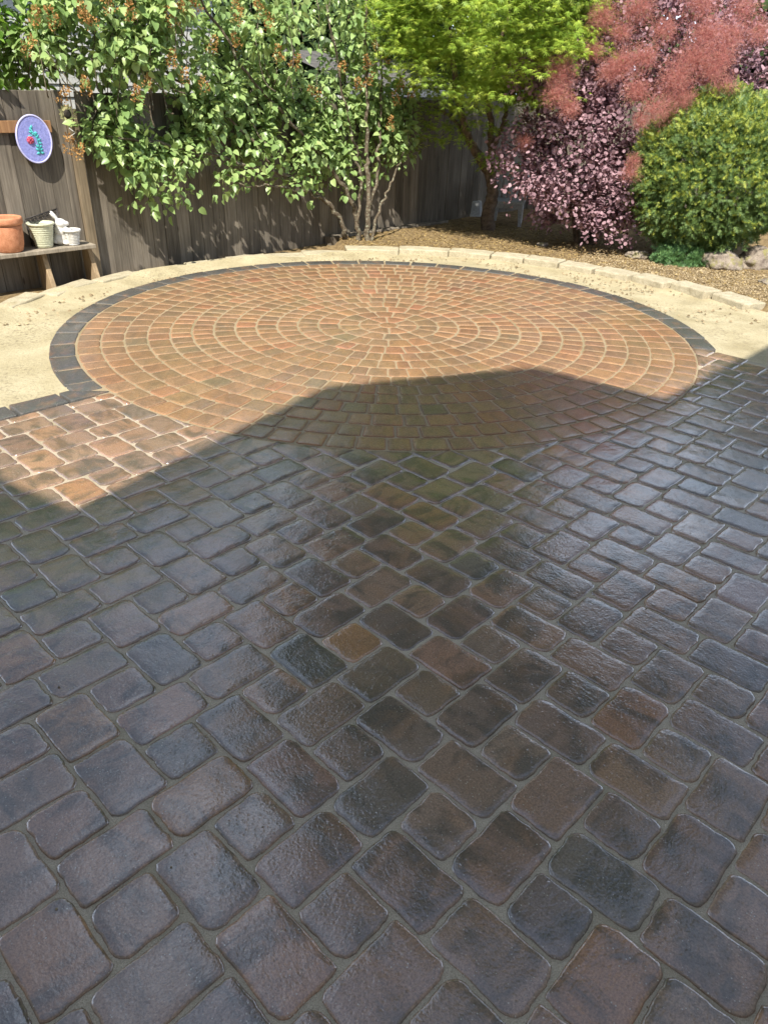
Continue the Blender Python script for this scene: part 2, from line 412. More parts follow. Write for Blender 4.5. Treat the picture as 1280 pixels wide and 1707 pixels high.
MAT['gravel'] = mat_leaf('gravel_chip', (0.13, 0.095, 0.05), (0.27, 0.205, 0.12), (0.42, 0.33, 0.20), 0.0, 0.85, None, 0.2)
MAT['twig'] = NT('twig').set(Base_Color=(0.16, 0.11, 0.07), Roughness=0.9).m

# ------------------------------------------------------------------ paving geometry
CC = np.array([-0.015, 5.295])            # centre of the circle
R_IN, R_OUT = 2.142, 2.312
LO = np.array([-0.08337, 1.75567]); LA = np.array([0.052413, 0.056080]); LB = np.array([0.056080, -0.052413])
U2 = float(LA @ LA)
def lat(a, b): return LO + a * LA + b * LB
def unlat(p):
    q = np.asarray(p) - LO; return float(q @ LA) / U2, float(q @ LB) / U2
A_EDGE, B_EDGE = 51.0, -31.9

def clip_half(poly, n, d):
    """keep n.p >= d"""
    out = []
    for i in range(len(poly)):
        p, q = poly[i], poly[(i + 1) % len(poly)]
        fp, fq = n @ p - d, n @ q - d
        if fp >= 0: out.append(p)
        if fp * fq < 0: out.append(p + (q - p) * (fp / (fp - fq)))
    return out
def area(poly):
    a = 0
    for i in range(len(poly)):
        p, q = poly[i], poly[(i + 1) % len(poly)]; a += p[0] * q[1] - q[0] * p[1]
    return a / 2
def dedupe(poly, eps=0.004):
    out = []
    for q in poly:
        if not out or np.linalg.norm(q - out[-1]) > eps: out.append(q)
    if len(out) > 1 and np.linalg.norm(out[0] - out[-1]) <= eps: out.pop()
    return out
def stone_outline(poly, inset, cr_, ncorner=4, nedge=2, wob=0.0015, rng=random):
    poly = dedupe([np.asarray(q, float) for q in poly])
    if area(poly) < 0: poly = poly[::-1]
    n = len(poly); lines = []
    for i in range(n):
        p, q = poly[i], poly[(i + 1) % n]; e = (q - p) / np.linalg.norm(q - p)
        nrm = np.array([-e[1], e[0]]); lines.append((p + nrm * inset * rng.uniform(0.8, 1.25), e))
    vs_ = []
    for i in range(n):
        (p, e), (q, g) = lines[i - 1], lines[i]
        den = e[0] * g[1] - e[1] * g[0]
        if abs(den) < 1e-3: vs_.append((p + q) / 2 + 0 * e); continue
        t = ((q[0] - p[0]) * g[1] - (q[1] - p[1]) * g[0]) / den
        vs_.append(p + t * e)
    if area(vs_) <= 1e-4: return None
    out = []
    for i in range(n):
        a, b, c = vs_[i - 1], vs_[i], vs_[(i + 1) % n]
        la, lc = np.linalg.norm(a - b), np.linalg.norm(c - b)
        t = cr_ * rng.uniform(0.62, 1.38)
        ta, tc = min(t, 0.46 * la), min(t, 0.46 * lc)
        s_, e_ = b + (a - b) / la * ta, b + (c - b) / lc * tc
        for k in range(ncorner + 1):
            u = k / ncorner; out.append((1 - u) ** 2 * s_ + 2 * u * (1 - u) * b + u * u * e_)
        nxt = vs_[(i + 1) % n]; t2 = min(cr_, 0.46 * lc)
        e2 = nxt + (b - nxt) / lc * t2
        for k in range(1, nedge + 1): out.append(e_ + (e2 - e_) * k / (nedge + 1))
    if wob:
        ph = rng.uniform(0, 6.28); cen = sum(out) / len(out)
        for i, q in enumerate(out):
            w = wob * (math.sin(i * 1.3 + ph) + 0.6 * math.sin(i * 2.7 + 2 * ph) + rng.uniform(-.5, .5))
            dvec = q - cen; out[i] = q + dvec / np.linalg.norm(dvec) * w
    return dedupe(out, 0.0012)
def stone_solid(out, top=0.0048, prof=None, tilt=(0, 0)):
    if prof is None: prof = [(-0.002, -0.03), (0.0, -0.0105), (0.0018, -0.0040), (0.0042, -0.0011), (0.010, 0.0), (0.030, 0.0003)]
    c = sum(out) / len(out); n = len(out); V = []; Fc = []
    rr = [np.linalg.norm(q - c) for q in out]; rm = min(rr)
    for d, dz in prof:
        for q, r_ in zip(out, rr):
            dd = min(d, rm * 0.7)
            w = c + (q - c) * (1 - dd / r_)
            V.append((w[0], w[1], top + dz + tilt[0] * (w[0] - c[0]) + tilt[1] * (w[1] - c[1])))
    for i in range(len(prof) - 1):
        for k in range(n): Fc.append((i * n + k, i * n + (k + 1) % n, (i + 1) * n + (k + 1) % n, (i + 1) * n + k))
    V.append((c[0], c[1], top + 0.0006)); o = (len(prof) - 1) * n
    for k in range(n): Fc.append((o + k, o + (k + 1) % n, len(V) - 1))
    return V, Fc
PROF_LO = [(0.0, -0.03), (0.001, -0.008), (0.006, -0.0015), (0.016, 0.0)]

def pal_field():
    r_ = random.random()
    if r_ < 0.40: c = (0.268, 0.168, 0.112)
    elif r_ < 0.62: c = (0.312, 0.184, 0.112)
    elif r_ < 0.82: c = (0.226, 0.148, 0.102)
    elif r_ < 0.90: c = (0.178, 0.132, 0.096)
    else: c = (0.325, 0.175, 0.090)
    k = random.uniform(0.9, 1.1)
    return tuple(x * k * random.uniform(0.97, 1.03) for x in c) + (0.72,)
def pal_circle():
    r_ = random.random()
    if r_ < 0.60: c = (0.282, 0.168, 0.090)
    elif r_ < 0.80: c = (0.305, 0.166, 0.084)
    elif r_ < 0.92: c = (0.250, 0.156, 0.090)
    elif r_ < 0.97: c = (0.31, 0.155, 0.082)
    else: c = (0.22, 0.155, 0.090)
    k = random.uniform(0.88, 1.12)
    return tuple(x * k * random.uniform(0.96, 1.04) for x in c) + (0.30,)
class Mass:
    """many stones joined in one mesh with a colour per stone"""
    def __init__(s): s.mb = MB(); s.cols = []
    def add(s, V, Fc, c): s.mb.add(V, Fc); s.cols += [c] * len(V)
    def build(s, name, parent, mat='paver_mass'):
        o = s.mb.build(name, MAT[mat], parent, True); o['kind'] = 'stuff'
        a = o.data.color_attributes.new('stone_col', 'FLOAT_COLOR', 'POINT')
        a.data.foreach_set('color', np.array([tuple(c) for c in s.cols], np.float32).ravel())
        return o

# ---- joint beds
def sheet(name, pts, z, mat, label, cat):
    o = part(name, [(q[0], q[1], z) for q in pts], [tuple(range(len(pts)))], mat)
    return tag(o, label, cat, kind='structure')
cornerL = lat(A_EDGE - 0.2, B_EDGE)
fp = [lat(A_EDGE - 0.2, B_EDGE), lat(-75, B_EDGE), lat(-75, 70), lat(A_EDGE - 0.2, 70)]
pavement = sheet('pavement', fp[::-1] if area(fp) < 0 else fp, 0.0, MAT['joint'],
                 'sealed paver patio of square and oblong brown stones across the foreground', 'pavement')
disc = [CC + (R_OUT - 0.03) * np.array([math.cos(t), math.sin(t)]) for t in np.linspace(0, 2 * math.pi, 180, endpoint=False)]
def inside_field(p):
    a, b = unlat(p); return a < A_EDGE and b > B_EDGE
# in front of the field corner the disc only reaches the last ring of stones
disc = [CC + (q - CC) * ((R_IN + 0.004) / (R_OUT - 0.03)) if inside_field(q) or inside_field(CC + (q - CC) * 0.93) else q for q in disc]
pcircle = sheet('paved_circle', disc, 0.0030, MAT['joint_pale'],
                'round paving of orange tan stones laid in rings inside a charcoal border', 'paved circle')

# ---- field stones
stones = []
for i in range(-18, 15):
    for j in range(-10, 19):
        odd = (i + j) % 2
        sA = 0.5 if odd else -0.5; sB = -0.5 if odd else 0.5
        stones.append((4 * i, 4 * j, 1.0, 1.0, 'sq'))
        stones.append((4 * i + sA, 4 * j + 2, 1.5, 1.0, 'A'))
        stones.append((4 * i + 2, 4 * j + sB, 1.0, 1.5, 'B'))
def rect_poly(a, b, ha, hb): return [lat(a - ha, b - hb), lat(a + ha, b - hb), lat(a + ha, b + hb), lat(a - ha, b + hb)]
uA = LA / np.linalg.norm(LA); UL = math.sqrt(U2)
ANG = math.atan2(LA[1], LA[0])
def variants(ha, hb, n):
    res = []
    for k in range(n):
        rp = [np.array([x * ha * UL, y * hb * UL]) for x, y in ((-1, -1), (1, -1), (1, 1), (-1, 1))]
        o_ = stone_outline(rp, 0.0023, 0.031, 5, 5, 0.0014)
        V, Fc = stone_solid(o_)
        res.append(mesh_from('paver', V, Fc, MAT['paver']))
    return res
VAR = {'sq': variants(1, 1, 7), 'ob': variants(1.5, 1, 9)}
full, cutst = [], []
nb = np.array(LB / UL); na = np.array(LA / UL)
for (a, b, ha, hb, ty) in stones:
    c = lat(a, b)
    if a > 51.4 or b + hb < B_EDGE or c[1] < -0.6 or abs(c[0]) > 3.6: continue
    dc = np.linalg.norm(c - CC)
    if dc < R_IN - 0.12: continue
    poly = rect_poly(a, b, ha, hb); A0 = abs(area(poly)); cut = False
    if area(poly) < 0: poly = poly[::-1]
    if b - hb < B_EDGE:
        poly = clip_half(poly, nb, float(nb @ lat(0, B_EDGE))); cut = True
    if len(poly) > 2 and min(np.linalg.norm(q - CC) for q in poly) < R_IN:
        pc = sum(poly) / len(poly); nr = (pc - CC) / np.linalg.norm(pc - CC)
        # the chord of the circle across this stone
        poly = clip_half(poly, nr, float(nr @ CC) + R_IN - 0.001); cut = True
    if len(poly) < 3: continue
    poly = dedupe(poly)
    if len(poly) < 3 or abs(area(poly)) < 0.10 * A0: continue
    cen = sum(poly) / len(poly)
    pr = project((cen[0], cen[1], 0))
    vis = pr is not None and -90 < pr[0] < IMG_W + 90 and pr[1] < IMG_H + 110
    size = abs(area(poly)) / (pr[2] ** 3 if pr else 1e9)
    (cutst if cut and abs(area(poly)) < 0.985 * A0 else full).append(dict(a=a, b=b, ty=ty, poly=poly, cen=cen, vis=vis, size=size if vis else 0))
allst = sorted(full + cutst, key=lambda s: -s['size'])
single = set(id(s) for s in allst[:300] if s['vis'])
# tones seen on particular stones (lattice position -> colour)
SPECIAL = {(0, 0): (0.38, 0.20, 0.085, .3), (2, 0.5): (0.19, 0.13, 0.09, .5), (-2, -0.5): (0.15, 0.12, 0.08, .6), (4, -4): (0.32, 0.19, 0.11, .4),
           (0, 4): (0.23, 0.15, 0.09, .4), (4, 4): (0.27, 0.18, 0.12, .4), (-0.5, 2): (0.20, 0.135, 0.08, .6), (-3.5, 2): (0.24, 0.15, 0.09, .5)}
mass = Mass(); nsingle = 0
isfull = set(id(s) for s in full)
for s in allst:
    colr = SPECIAL.get((s['a'], s['b'])) or pal_field()
    if id(s) in single:
        if id(s) in isfull:
            me = random.choice(VAR['sq'] if s['ty'] == 'sq' else VAR['ob'])
            o = link('paver', me, pavement, (s['cen'][0], s['cen'][1], random.gauss(0, 0.0009)))
            rz = ANG + (math.pi / 2 if s['ty'] == 'B' else 0) + random.choice((0, math.pi))
            if s['ty'] == 'sq': rz += random.choice((0, math.pi / 2))
            o.rotation_euler = (random.gauss(0, 0.0075), random.gauss(0, 0.0075), rz + random.gauss(0, 0.012))
        else:
            ol = stone_outline(s['poly'], 0.0026, 0.020, 3, 2, 0.001)
            if ol is None: continue
            V, Fc = stone_solid(ol)
            V = [(v[0] - s['cen'][0], v[1] - s['cen'][1], v[2]) for v in V]
            o = link('paver', mesh_from('paver', V, Fc, MAT['paver']), pavement, (s['cen'][0], s['cen'][1], 0))
            o.rotation_euler = (random.gauss(0, 0.006), random.gauss(0, 0.006), 0)
        o.color = colr; nsingle += 1
    else:
        ol = stone_outline(s['poly'], 0.0026, 0.030 if id(s) in isfull else 0.02, 3, 1, 0.001)
        if ol is None: continue
        V, Fc = stone_solid(ol, 0.0052, PROF_LO, (random.gauss(0, 0.006), random.gauss(0, 0.006)))
        mass.add(V, Fc, colr)
mass.build('pavers', pavement)

# ---- circle stones
def sector(r0, r1, t0, t1):
    pts = []
    for t in np.linspace(t0, t1, 3): pts.append(CC + r1 * np.array([math.cos(t), math.sin(t)]))
    for t in (t1, t0): pts.append(CC + r0 * np.array([math.cos(t), math.sin(t)]))
    return pts
ringst = []
DR = (R_IN - 0.072) / 14
for k in range(14):
    r0 = 0.072 + k * DR; r1 = r0 + DR; rm = (r0 + r1) / 2
    w = 0.146 if k >= 10 else 0.112
    n = [8, 14, 20][k] if k < 3 else max(8, round(2 * math.pi * rm / w))
    edges = np.linspace(0, 2 * math.pi, n + 1) + random.uniform(0, 1) * 2 * math.pi / n
    jit = RNG.normal(0, 0.07 * 2 * math.pi / n, n + 1); jit[-1] = jit[0]
    edges = edges + jit
    for q in range(n):
        poly = sector(r0, r1, edges[q], edges[q + 1]); cen = sum(poly) / len(poly)
        pr = project((cen[0], cen[1], 0))
        vis = -20 < pr[0] < IMG_W + 20
        ringst.append(dict(poly=poly, cen=cen, vis=vis, size=abs(area(poly)) / pr[2] ** 3 if vis else 0))
ringst.append(dict(poly=[CC + 0.073 * np.array([math.cos(t), math.sin(t)]) for t in np.linspace(0, 2 * math.pi, 8, endpoint=False)], cen=CC, vis=True, size=1))
ringst.sort(key=lambda s: -s['size'])
mass = Mass()
for idx, s in enumerate(ringst):
    colr = pal_circle()
    hi = idx < 300
    ol = stone_outline(s['poly'], 0.0036, 0.020 if hi else 0.02, 4 if hi else 2, 1, 0.001)
    if ol is None: continue
    if hi:
        V, Fc = stone_solid(ol, 0.0080)
        V = [(v[0] - s['cen'][0], v[1] - s['cen'][1], v[2]) for v in V]
        o = link('paver', mesh_from('paver', V, Fc, MAT['ring']), pcircle, (s['cen'][0], s['cen'][1], random.gauss(0, 0.0008)))
        o.rotation_euler = (random.gauss(0, 0.006), random.gauss(0, 0.006), 0); o.color = colr
    else:
        V, Fc = stone_solid(ol, 0.0080, PROF_LO, (random.gauss(0, 0.006), random.gauss(0, 0.006)))
        mass.add(V, Fc, colr)
mass.build('ring_pavers', pcircle, 'ring_mass')

# ---- charcoal border: round the circle, then straight along the patio edge
def border_stone(poly, parent):
    cen = sum(poly) / len(poly)
    ol = stone_outline(poly, 0.0066, 0.009, 2, 3, 0.0008)
    V, Fc = stone_solid(ol, 0.0085, [(0.0, -0.06), (0.001, -0.005), (0.004, -0.0012), (0.012, 0.0)])
    V = [(v[0] - cen[0], v[1] - cen[1], v[2]) for v in V]
    o = link('border_stone', mesh_from('border_stone', V, Fc, MAT['ring']), parent, (cen[0], cen[1], random.gauss(0, 0.001)))
    o.rotation_euler = (random.gauss(0, 0.004), random.gauss(0, 0.004), 0)
    k = random.uniform(0.85, 1.15); o.color = (0.085 * k, 0.083 * k, 0.078 * k, 0.0)
PB = R(6.68)
for k in range(60):
    t0 = R(-8.5) + k * PB
    if t0 > R(219): break
    t1 = t0 + PB if t0 + PB < R(219) else R(222.6)
    border_stone(sector(R_IN + 0.003, R_OUT, t0, t1), pcircle)
wB = 0.17 / UL
aT = unlat(on_ground(191, 654)[:2])[0]; aO = unlat(CC + R_OUT * np.array([math.cos(R(222.8)), math.sin(R(222.8))]))[0]; aJ = unlat(on_ground(120, 672)[:2])[0]
bstart = aJ
border_stone([lat(aT, B_EDGE), lat(aJ, B_EDGE), lat(aJ, B_EDGE - wB), lat(min(aO, aT - 1.0), B_EDGE - wB)], pavement)
for k in range(9):
    a1 = bstart - k * 0.27 / UL; a0 = a1 - 0.27 / UL
    poly = [lat(a0, B_EDGE - wB), lat(a1, B_EDGE - wB), lat(a1, B_EDGE), lat(a0, B_EDGE)]
    if area(poly) < 0: poly = poly[::-1]
    border_stone(poly, pavement)

# ------------------------------------------------------------------ sand bed, block edging, ground
KA = [0, 12, 17, 25, 33, 41, 47, 55, 62, 69, 84, 97, 110, 123, 137, 150, 160, 167, 174, 180, 190, 200]
KR = [3.5, 3.30, 3.20, 3.10, 3.02, 2.97, 2.93, 2.90, 2.92, 2.92, 2.84, 2.74, 2.67, 2.63, 2.61, 2.65, 2.70, 2.77, 2.84, 2.88, 2.98, 3.08]
def rk(deg): return float(np.interp(deg, KA, KR))
def nz(x, y, s, seed=0.0): return mnoise.noise(Vector((x * s, y * s, seed)))
V = []; Fc = []; NTH, NR = 260, 40
for i in range(NTH):
    dg = -60 + i * 300 / (NTH - 1)
    inside = 15 <= dg <= 188
    r1 = rk(dg) + 0.05 if inside else 6.0
    if not inside:
        ed = min(abs(dg - 15), abs(dg - 188)); r1 = min(6.0, (rk(min(max(dg, 15), 188)) + 0.05) + ed * 0.35)
    for k in range(NR):
        r_ = 2.29 + (r1 - 2.29) * (k / (NR - 1)) ** 1.15
        x, y = CC[0] + r_ * math.cos(R(dg)), CC[1] + r_ * math.sin(R(dg))
        e = r_ - R_OUT
        z = -0.034 + 0.026 * math.exp(-max(e, 0) / 0.07)
        z += 0.012 * nz(x, y, 2.2) + 0.006 * nz(x, y, 7.0, 3.1)
        if inside: z += 0.022 * max(0, 1 - (rk(dg) - r_) / 0.22) * (0.7 + 0.6 * nz(x, y, 3.0, 9.0)) * (2.3 if dg > 90 else 0.6)
        a, b = unlat((x, y))
        if a < A_EDGE + 3 and b > B_EDGE - 6 : z -= 0.02 if (a < A_EDGE and b > B_EDGE - 2.2) else 0.0
        V.append((x, y, z))
for i in range(NTH - 1):
    for k in range(NR - 1):
        Fc.append((i * NR + k, i * NR + k + 1, (i + 1) * NR + k + 1, (i + 1) * NR + k))
def gsurf(x, y):
    """height of the garden ground"""
    dx, dy = x - CC[0], y - CC[1]; r_ = math.hypot(dx, dy); dg = math.degrees(math.atan2(dy, dx))
    if dg < -90: dg += 360
    low = -0.14
    if 15 <= dg <= 188:
        e = r_ - rk(dg) - 0.06
        t = min(max(e / 0.10, 0), 1)
        hi_ = 0.012 + 0.018 * nz(x, y, 1.3, 5.0) + 0.008 * nz(x, y, 5.0, 2.0)
        if dg > 100: hi_ -= 0.07
        return low + (hi_ - low) * t
    return low
gnd = part('sand', V, Fc, MAT['sand'], None, True)
tag(gnd, 'pale cream sand strip between the paved circle and the block edging', 'sand', kind='structure')
V = []; Fc = []
rs = list(np.linspace(2.0, 8.0, 110)) + [9, 10.5, 13, 17, 24, 40, 80, 200, 500]
NTH = 300
for i in range(NTH):
    t = 2 * math.pi * i / NTH
    for r_ in rs:
        x, y = CC[0] + r_ * math.cos(t), CC[1] + r_ * math.sin(t)
        V.append((x, y, gsurf(x, y)))
for i in range(NTH):
    j = (i + 1) % NTH
    for k in range(len(rs) - 1): Fc.append((i * len(rs) + k, i * len(rs) + k + 1, j * len(rs) + k + 1, j * len(rs) + k))
V.append((CC[0], CC[1], -0.14))
for i in range(NTH): Fc.append((len(V) - 1, i * len(rs), ((i + 1) % NTH) * len(rs)))
tag(part('ground', V, Fc, MAT['ground'], None, True), 'brown garden soil around the patio and under the shrubs', 'ground', kind='structure')

edging = empty('block_edging', (CC[0], CC[1], 0), 'curved edging of pale concrete blocks round the sand', 'edging')
def block(t0, t1, r0, r1, z0, z1, mat=MAT['block']):
    n = 5; V = []; Fc = []
    g = 0.006
    for z in (z0, z1):
        for i in range(n):
            t = t0 + (t1 - t0) * i / (n - 1)
            for r_ in (r0, (r0 + r1) / 2, r1):
                ww = 0.012
                V.append((CC[0] + (r_ + random.uniform(-ww, ww) * .6) * math.cos(t), CC[1] + (r_ + random.uniform(-ww, ww) * .6) * math.sin(t), z + (random.uniform(-.005, .005) if z == z1 else 0)))
    def I(zi, i, q): return zi * n * 3 + i * 3 + q
    for i in range(n - 1):
        for q in range(2):
            Fc.append((I(1, i, q), I(1, i, q + 1), I(1, i + 1, q + 1), I(1, i + 1, q)))
        Fc.append((I(0, i, 0), I(1, i, 0), I(1, i + 1, 0), I(0, i + 1, 0))); Fc.append((I(0, i, 2), I(0, i + 1, 2), I(1, i + 1, 2), I(1, i, 2)))
    for i in (0, n - 1):
        for q in range(2):
            f = (I(0, i, q), I(0, i, q + 1), I(1, i, q + 1), I(1, i, q)); Fc.append(f if i == 0 else f[::-1])
    mb = MB(); mb.add(V, Fc)
    return mb.build('block', mat, edging, False, 0.012, 2)
dg = 17.2
while dg < 186:
    step = random.uniform(7.0, 7.8) if dg < 66 else random.uniform(8.5, 12.0)
    rm = rk(dg + step / 2)
    dep = 0.22 if dg < 100 else 0.17
    if 118 < dg < 150: dep = 0.15
    top = random.uniform(0.026, 0.042) if dg < 66 else (random.uniform(0.026, 0.036) if dg < 92 else random.uniform(-0.004, 0.010))
    gap = 0.16 if dg < 66 else 0.03
    block(R(dg + gap), R(dg + step - gap), rm + random.uniform(-.012, .012), rm + dep, -0.12, top, MAT['block'] if dg < 66 else MAT['block_worn'])
    dg += step

# ------------------------------------------------------------------ the house behind the viewer (its roof shades the patio)
KH = SUN_H * (1.0 / math.tan(SUN_EL))
def roof_pt(g, z): return np.array([g[0] - KH.x * z, g[1] - KH.y * z, z])
SH = [(-1.669, 2.766), (-1.247, 2.503), (-0.356, 3.994), (0.919, 4.4625), (1.594, 3.984), (2.7375, 5.194)]
EV = 5.0
Q1 = roof_pt(SH[1], EV); Q4 = roof_pt(SH[4], EV); Q2 = roof_pt(SH[2], 6.9); Q3 = roof_pt(SH[3], 7.2)
dL = np.array([SH[0][0] - SH[1][0], SH[0][1] - SH[1][1], 0]); dL /= np.linalg.norm(dL)
dR = np.array([SH[5][0] - SH[4][0], SH[5][1] - SH[4][1], 0]); dR /= np.linalg.norm(dR)
QL = Q1 + dL * 6.0; QR = Q4 + dR * 5.2
house = empty('house', (0, -4, 0), 'two storey house behind the viewer whose roof shades the patio', 'house')
def slab(name, pts, th, mat):
    pts = [np.asarray(q, float) for q in pts]; n = len(pts)
    lo = [q - np.array([0, 0, th]) for q in pts]
    Fc = [tuple(range(n)), tuple(range(2 * n - 1, n - 1, -1))] + [(i, i + n, (i + 1) % n + n, (i + 1) % n) for i in range(n)]
    return part(name, pts + lo, Fc, mat, house)
back = np.array([0.2, -5.0, 0])
slab('roof', [Q1, Q4, Q3, Q2], 0.10, MAT['shingle'])
slab('roof', [Q2, Q3, Q3 + np.array([0.3, -4.5, -2.6]), Q2 + np.array([-0.3, -4.5, -2.6])], 0.10, MAT['shingle'])
slab('roof', [Q4, QR, QR + np.array([1.9, -1.8, 1.5]), Q3 + np.array([1.6, -1.4, -0.9])], 0.10, MAT['shingle'])
slab('roof', [Q4, Q3 + np.array([1.6, -1.4, -0.9]), Q3 + np.array([0.3, -4.5, -2.6]), Q3], 0.10, MAT['shingle'])
slab('roof', [QL, Q1, Q2 + np.array([-0.3, -2.8, -1.0]), QL + np.array([-0.9, -2.6, 1.4])], 0.10, MAT['shingle'])
slab('roof', [Q1, Q2, Q2 + np.array([-0.3, -4.5, -2.6]), Q2 + np.array([-0.3, -2.8, -1.0])], 0.10, MAT['shingle'])
wp = [QL + np.array([-0.2, -0.5, 0]), Q1 + np.array([0.03, -0.6, 0]), Q4 + np.array([0.25, -0.5, 0]), QR + np.array([0.35, -0.5, 0]),
      QR + np.array([3.0, -3.2, 0]), np.array([2.5, -6.5, EV]), np.array([-3.0, -6.5, EV]), QL + np.array([-1.8, -3.2, 0])]
for i in range(len(wp)):
    a, b = wp[i], wp[(i + 1) % len(wp)]
    V = [(a[0], a[1], -0.15), (b[0], b[1], -0.15), (b[0], b[1], EV - 0.12), (a[0], a[1], EV - 0.12)]
    part('wall', V, [(0, 1, 2, 3)], MAT['stucco'], house)

# ------------------------------------------------------------------ fences
def board(parent, s0, s1, off, z0, z1, mat, thick=0.018, frame=F, name='board', dogear=False):
    mb = MB()
    lean = random.gauss(0, 0.001); zt = z1 + random.uniform(-.008, .008)
    V = []
    for z, ds in ((z0, 0), (zt, lean)):
        for s_, o_ in ((s0, off), (s1, off), (s1, off - thick), (s0, off - thick)):
            V.append(frame(s_ + ds, o_ , z))
    mb.add(V, BOXF)
    return mb.build(name, mat, parent, False, 0.003, 1)
FT = 1.41
fence = empty('wooden_fence', F(-2.0, 0, -0.1), 'long weathered grey brown board fence behind the lilac, dappled with leaf shadows', 'fence')
s_ = -4.80
while s_ < 1.95:
    w = random.uniform(0.132, 0.146)
    board(fence, s_ + 0.0008, s_ + w - 0.0008, random.uniform(-.003, .003), -0.12, FT, MAT['fence'])
    s_ += w
for z in (0.25, 1.2):
    v, f = box_axes(F(-1.4, -0.045, z), np.array([*FD, 0]) * 3.4, np.array([*FN, 0]) * 0.02, (0, 0, 0.045)); part('rail', v, f, MAT['fence'], fence)
v, f = box_axes(F(-1.05, 0.07, -0.03), np.array([*FD, 0]) * 1.05, np.array([*FN, 0]) * 0.05, (0, 0, 0.065))
tag(MB().add(v, f).build('landscape_timber', MAT['fence'], None, False, 0.008), 'old wooden timber lying along the foot of the fence', 'timber')
lf = empty('wooden_fence', F(-5.4, 0.05, -0.1), 'short weathered fence section with the purple oval plaque and redwood rail', 'fence')
s_ = -6.75
while s_ < -4.93:
    w = random.uniform(0.128, 0.142)
    board(lf, s_ + 0.0008, min(s_ + w, -4.93) - 0.0008, 0.05 + random.uniform(-.002, .002), -0.12, FT + 0.005, MAT['fence'])
    s_ += w
v, f = box_axes(F(-4.885, 0.055, 0.59), np.array([*FD, 0]) * 0.042, np.array([*FN, 0]) * 0.035, (0, 0, 0.70)); MB().add(v, f).build('post', MAT['post'], lf, False, 0.004)
M = NT('redwood_rail_h'); # grain along the rail
MAT['redwood_h'] = mat_wood('redwood_rail_h', (0.26, 0.13, 0.06), (0.44, 0.25, 0.12))
rl = on_fence(84, 208, 0.07); srl = fence_s(rl)
v, f = box_axes(F(srl - 0.55, 0.072, 1.165), np.array([*FD, 0]) * 0.55, np.array([*FN, 0]) * 0.019, (0, 0, 0.042)); MB().add(v, f).build('rail', MAT['redwood_h'], lf, False, 0.003)
# back fence from the far corner
BC = F(1.95, 0, 0)[:2]; bd = np.array([0.93, -0.3675]); bd /= np.linalg.norm(bd); bn = np.array([bd[1], -bd[0]])
if bn @ (CC - BC) < 0: bn = -bn
def FB(s, off, z): q = BC + s * bd + off * bn; return np.array([q[0], q[1], z])
bf = empty('wooden_fence', FB(2.0, 0, -0.1), 'shaded board fence behind the maple and the smoke bush', 'fence')
s_ = 0.02
while s_ < 5.0:
    w = random.uniform(0.130, 0.146); g = random.choice((0.003, 0.004, 0.012))
    board(bf, s_ + g, s_ + w - g, random.uniform(-.004, .004), -0.1, FT + 0.02, MAT['fence'], frame=FB); s_ += w
for z in (0.3, 1.15):
    v, f = box_axes(FB(2.5, -0.045, z), np.array([*bd, 0]) * 2.45, np.array([*bn, 0]) * 0.02, (0, 0, 0.045)); part('rail', v, f, MAT['fence'], bf)

# ------------------------------------------------------------------ neighbour's house and shed beyond the fence
nb_h = empty('neighbour_house', F(-4.5, -2.6, 0), 'pale grey lap sided house glimpsed through the leaves beyond the fence', 'house')
MAT['siding'] = mat_rough('grey_siding', (0.42, 0.42, 0.40), (0.52, 0.52, 0.50), 3.0, 0.2, 0.003, 0.7)
for k in range(22):
    z = 0.2 + k * 0.125
    a0, a1 = F(-8.5, -2.6, z), F(-1.6, -2.6, z)
    V = [a0 + np.array([*FN, 0]) * 0.018, a1 + np.array([*FN, 0]) * 0.018, a1 + np.array([0, 0, 0.128]), a0 + np.array([0, 0, 0.128]),
         a0, a1]
    part('siding_board', V, [(0, 1, 2, 3), (4, 5, 1, 0)], MAT['siding'], nb_h)
v, f = box_axes(F(-5.05, -4.6, 1.45), np.array([*FD, 0]) * 3.45, np.array([*FN, 0]) * 1.995, (0, 0, 1.5)); part('wall', v, f, MAT['siding'], nb_h)
V = [F(-8.8, -2.2, 2.95), F(-1.3, -2.2, 2.95), F(-1.3, -4.8, 4.3), F(-8.8, -4.8, 4.3), F(-1.3, -7.2, 2.95), F(-8.8, -7.2, 2.95)]
part('roof', V, [(0, 1, 2, 3), (3, 2, 4, 5)], MAT['shingle'], nb_h)
shed = empty('garden_shed', F(0.6, -1.4, 0), 'low shed with a pale gutter just above the fence behind the maple', 'shed')
v, f = box_axes(F(0.7, -1.9, 0.7), np.array([*FD, 0]) * 1.2, np.array([*FN, 0]) * 0.7, (0, 0, 0.72)); part('wall', v, f, MAT['siding'], shed)
v, f = box_axes(F(0.7, -1.12, 1.47), np.array([*FD, 0]) * 1.35, np.array([*FN, 0]) * 0.05, (0, 0, 0.05)); MB().add(v, f).build('gutter', MAT['gutter'], shed, False, 0.01)
V = [F(-0.6, -1.1, 1.54), F(2.0, -1.1, 1.54), F(2.0, -2.7, 1.95), F(-0.6, -2.7, 1.95)]
part('roof', V, [(0, 1, 2, 3)], MAT['shingle'], shed)

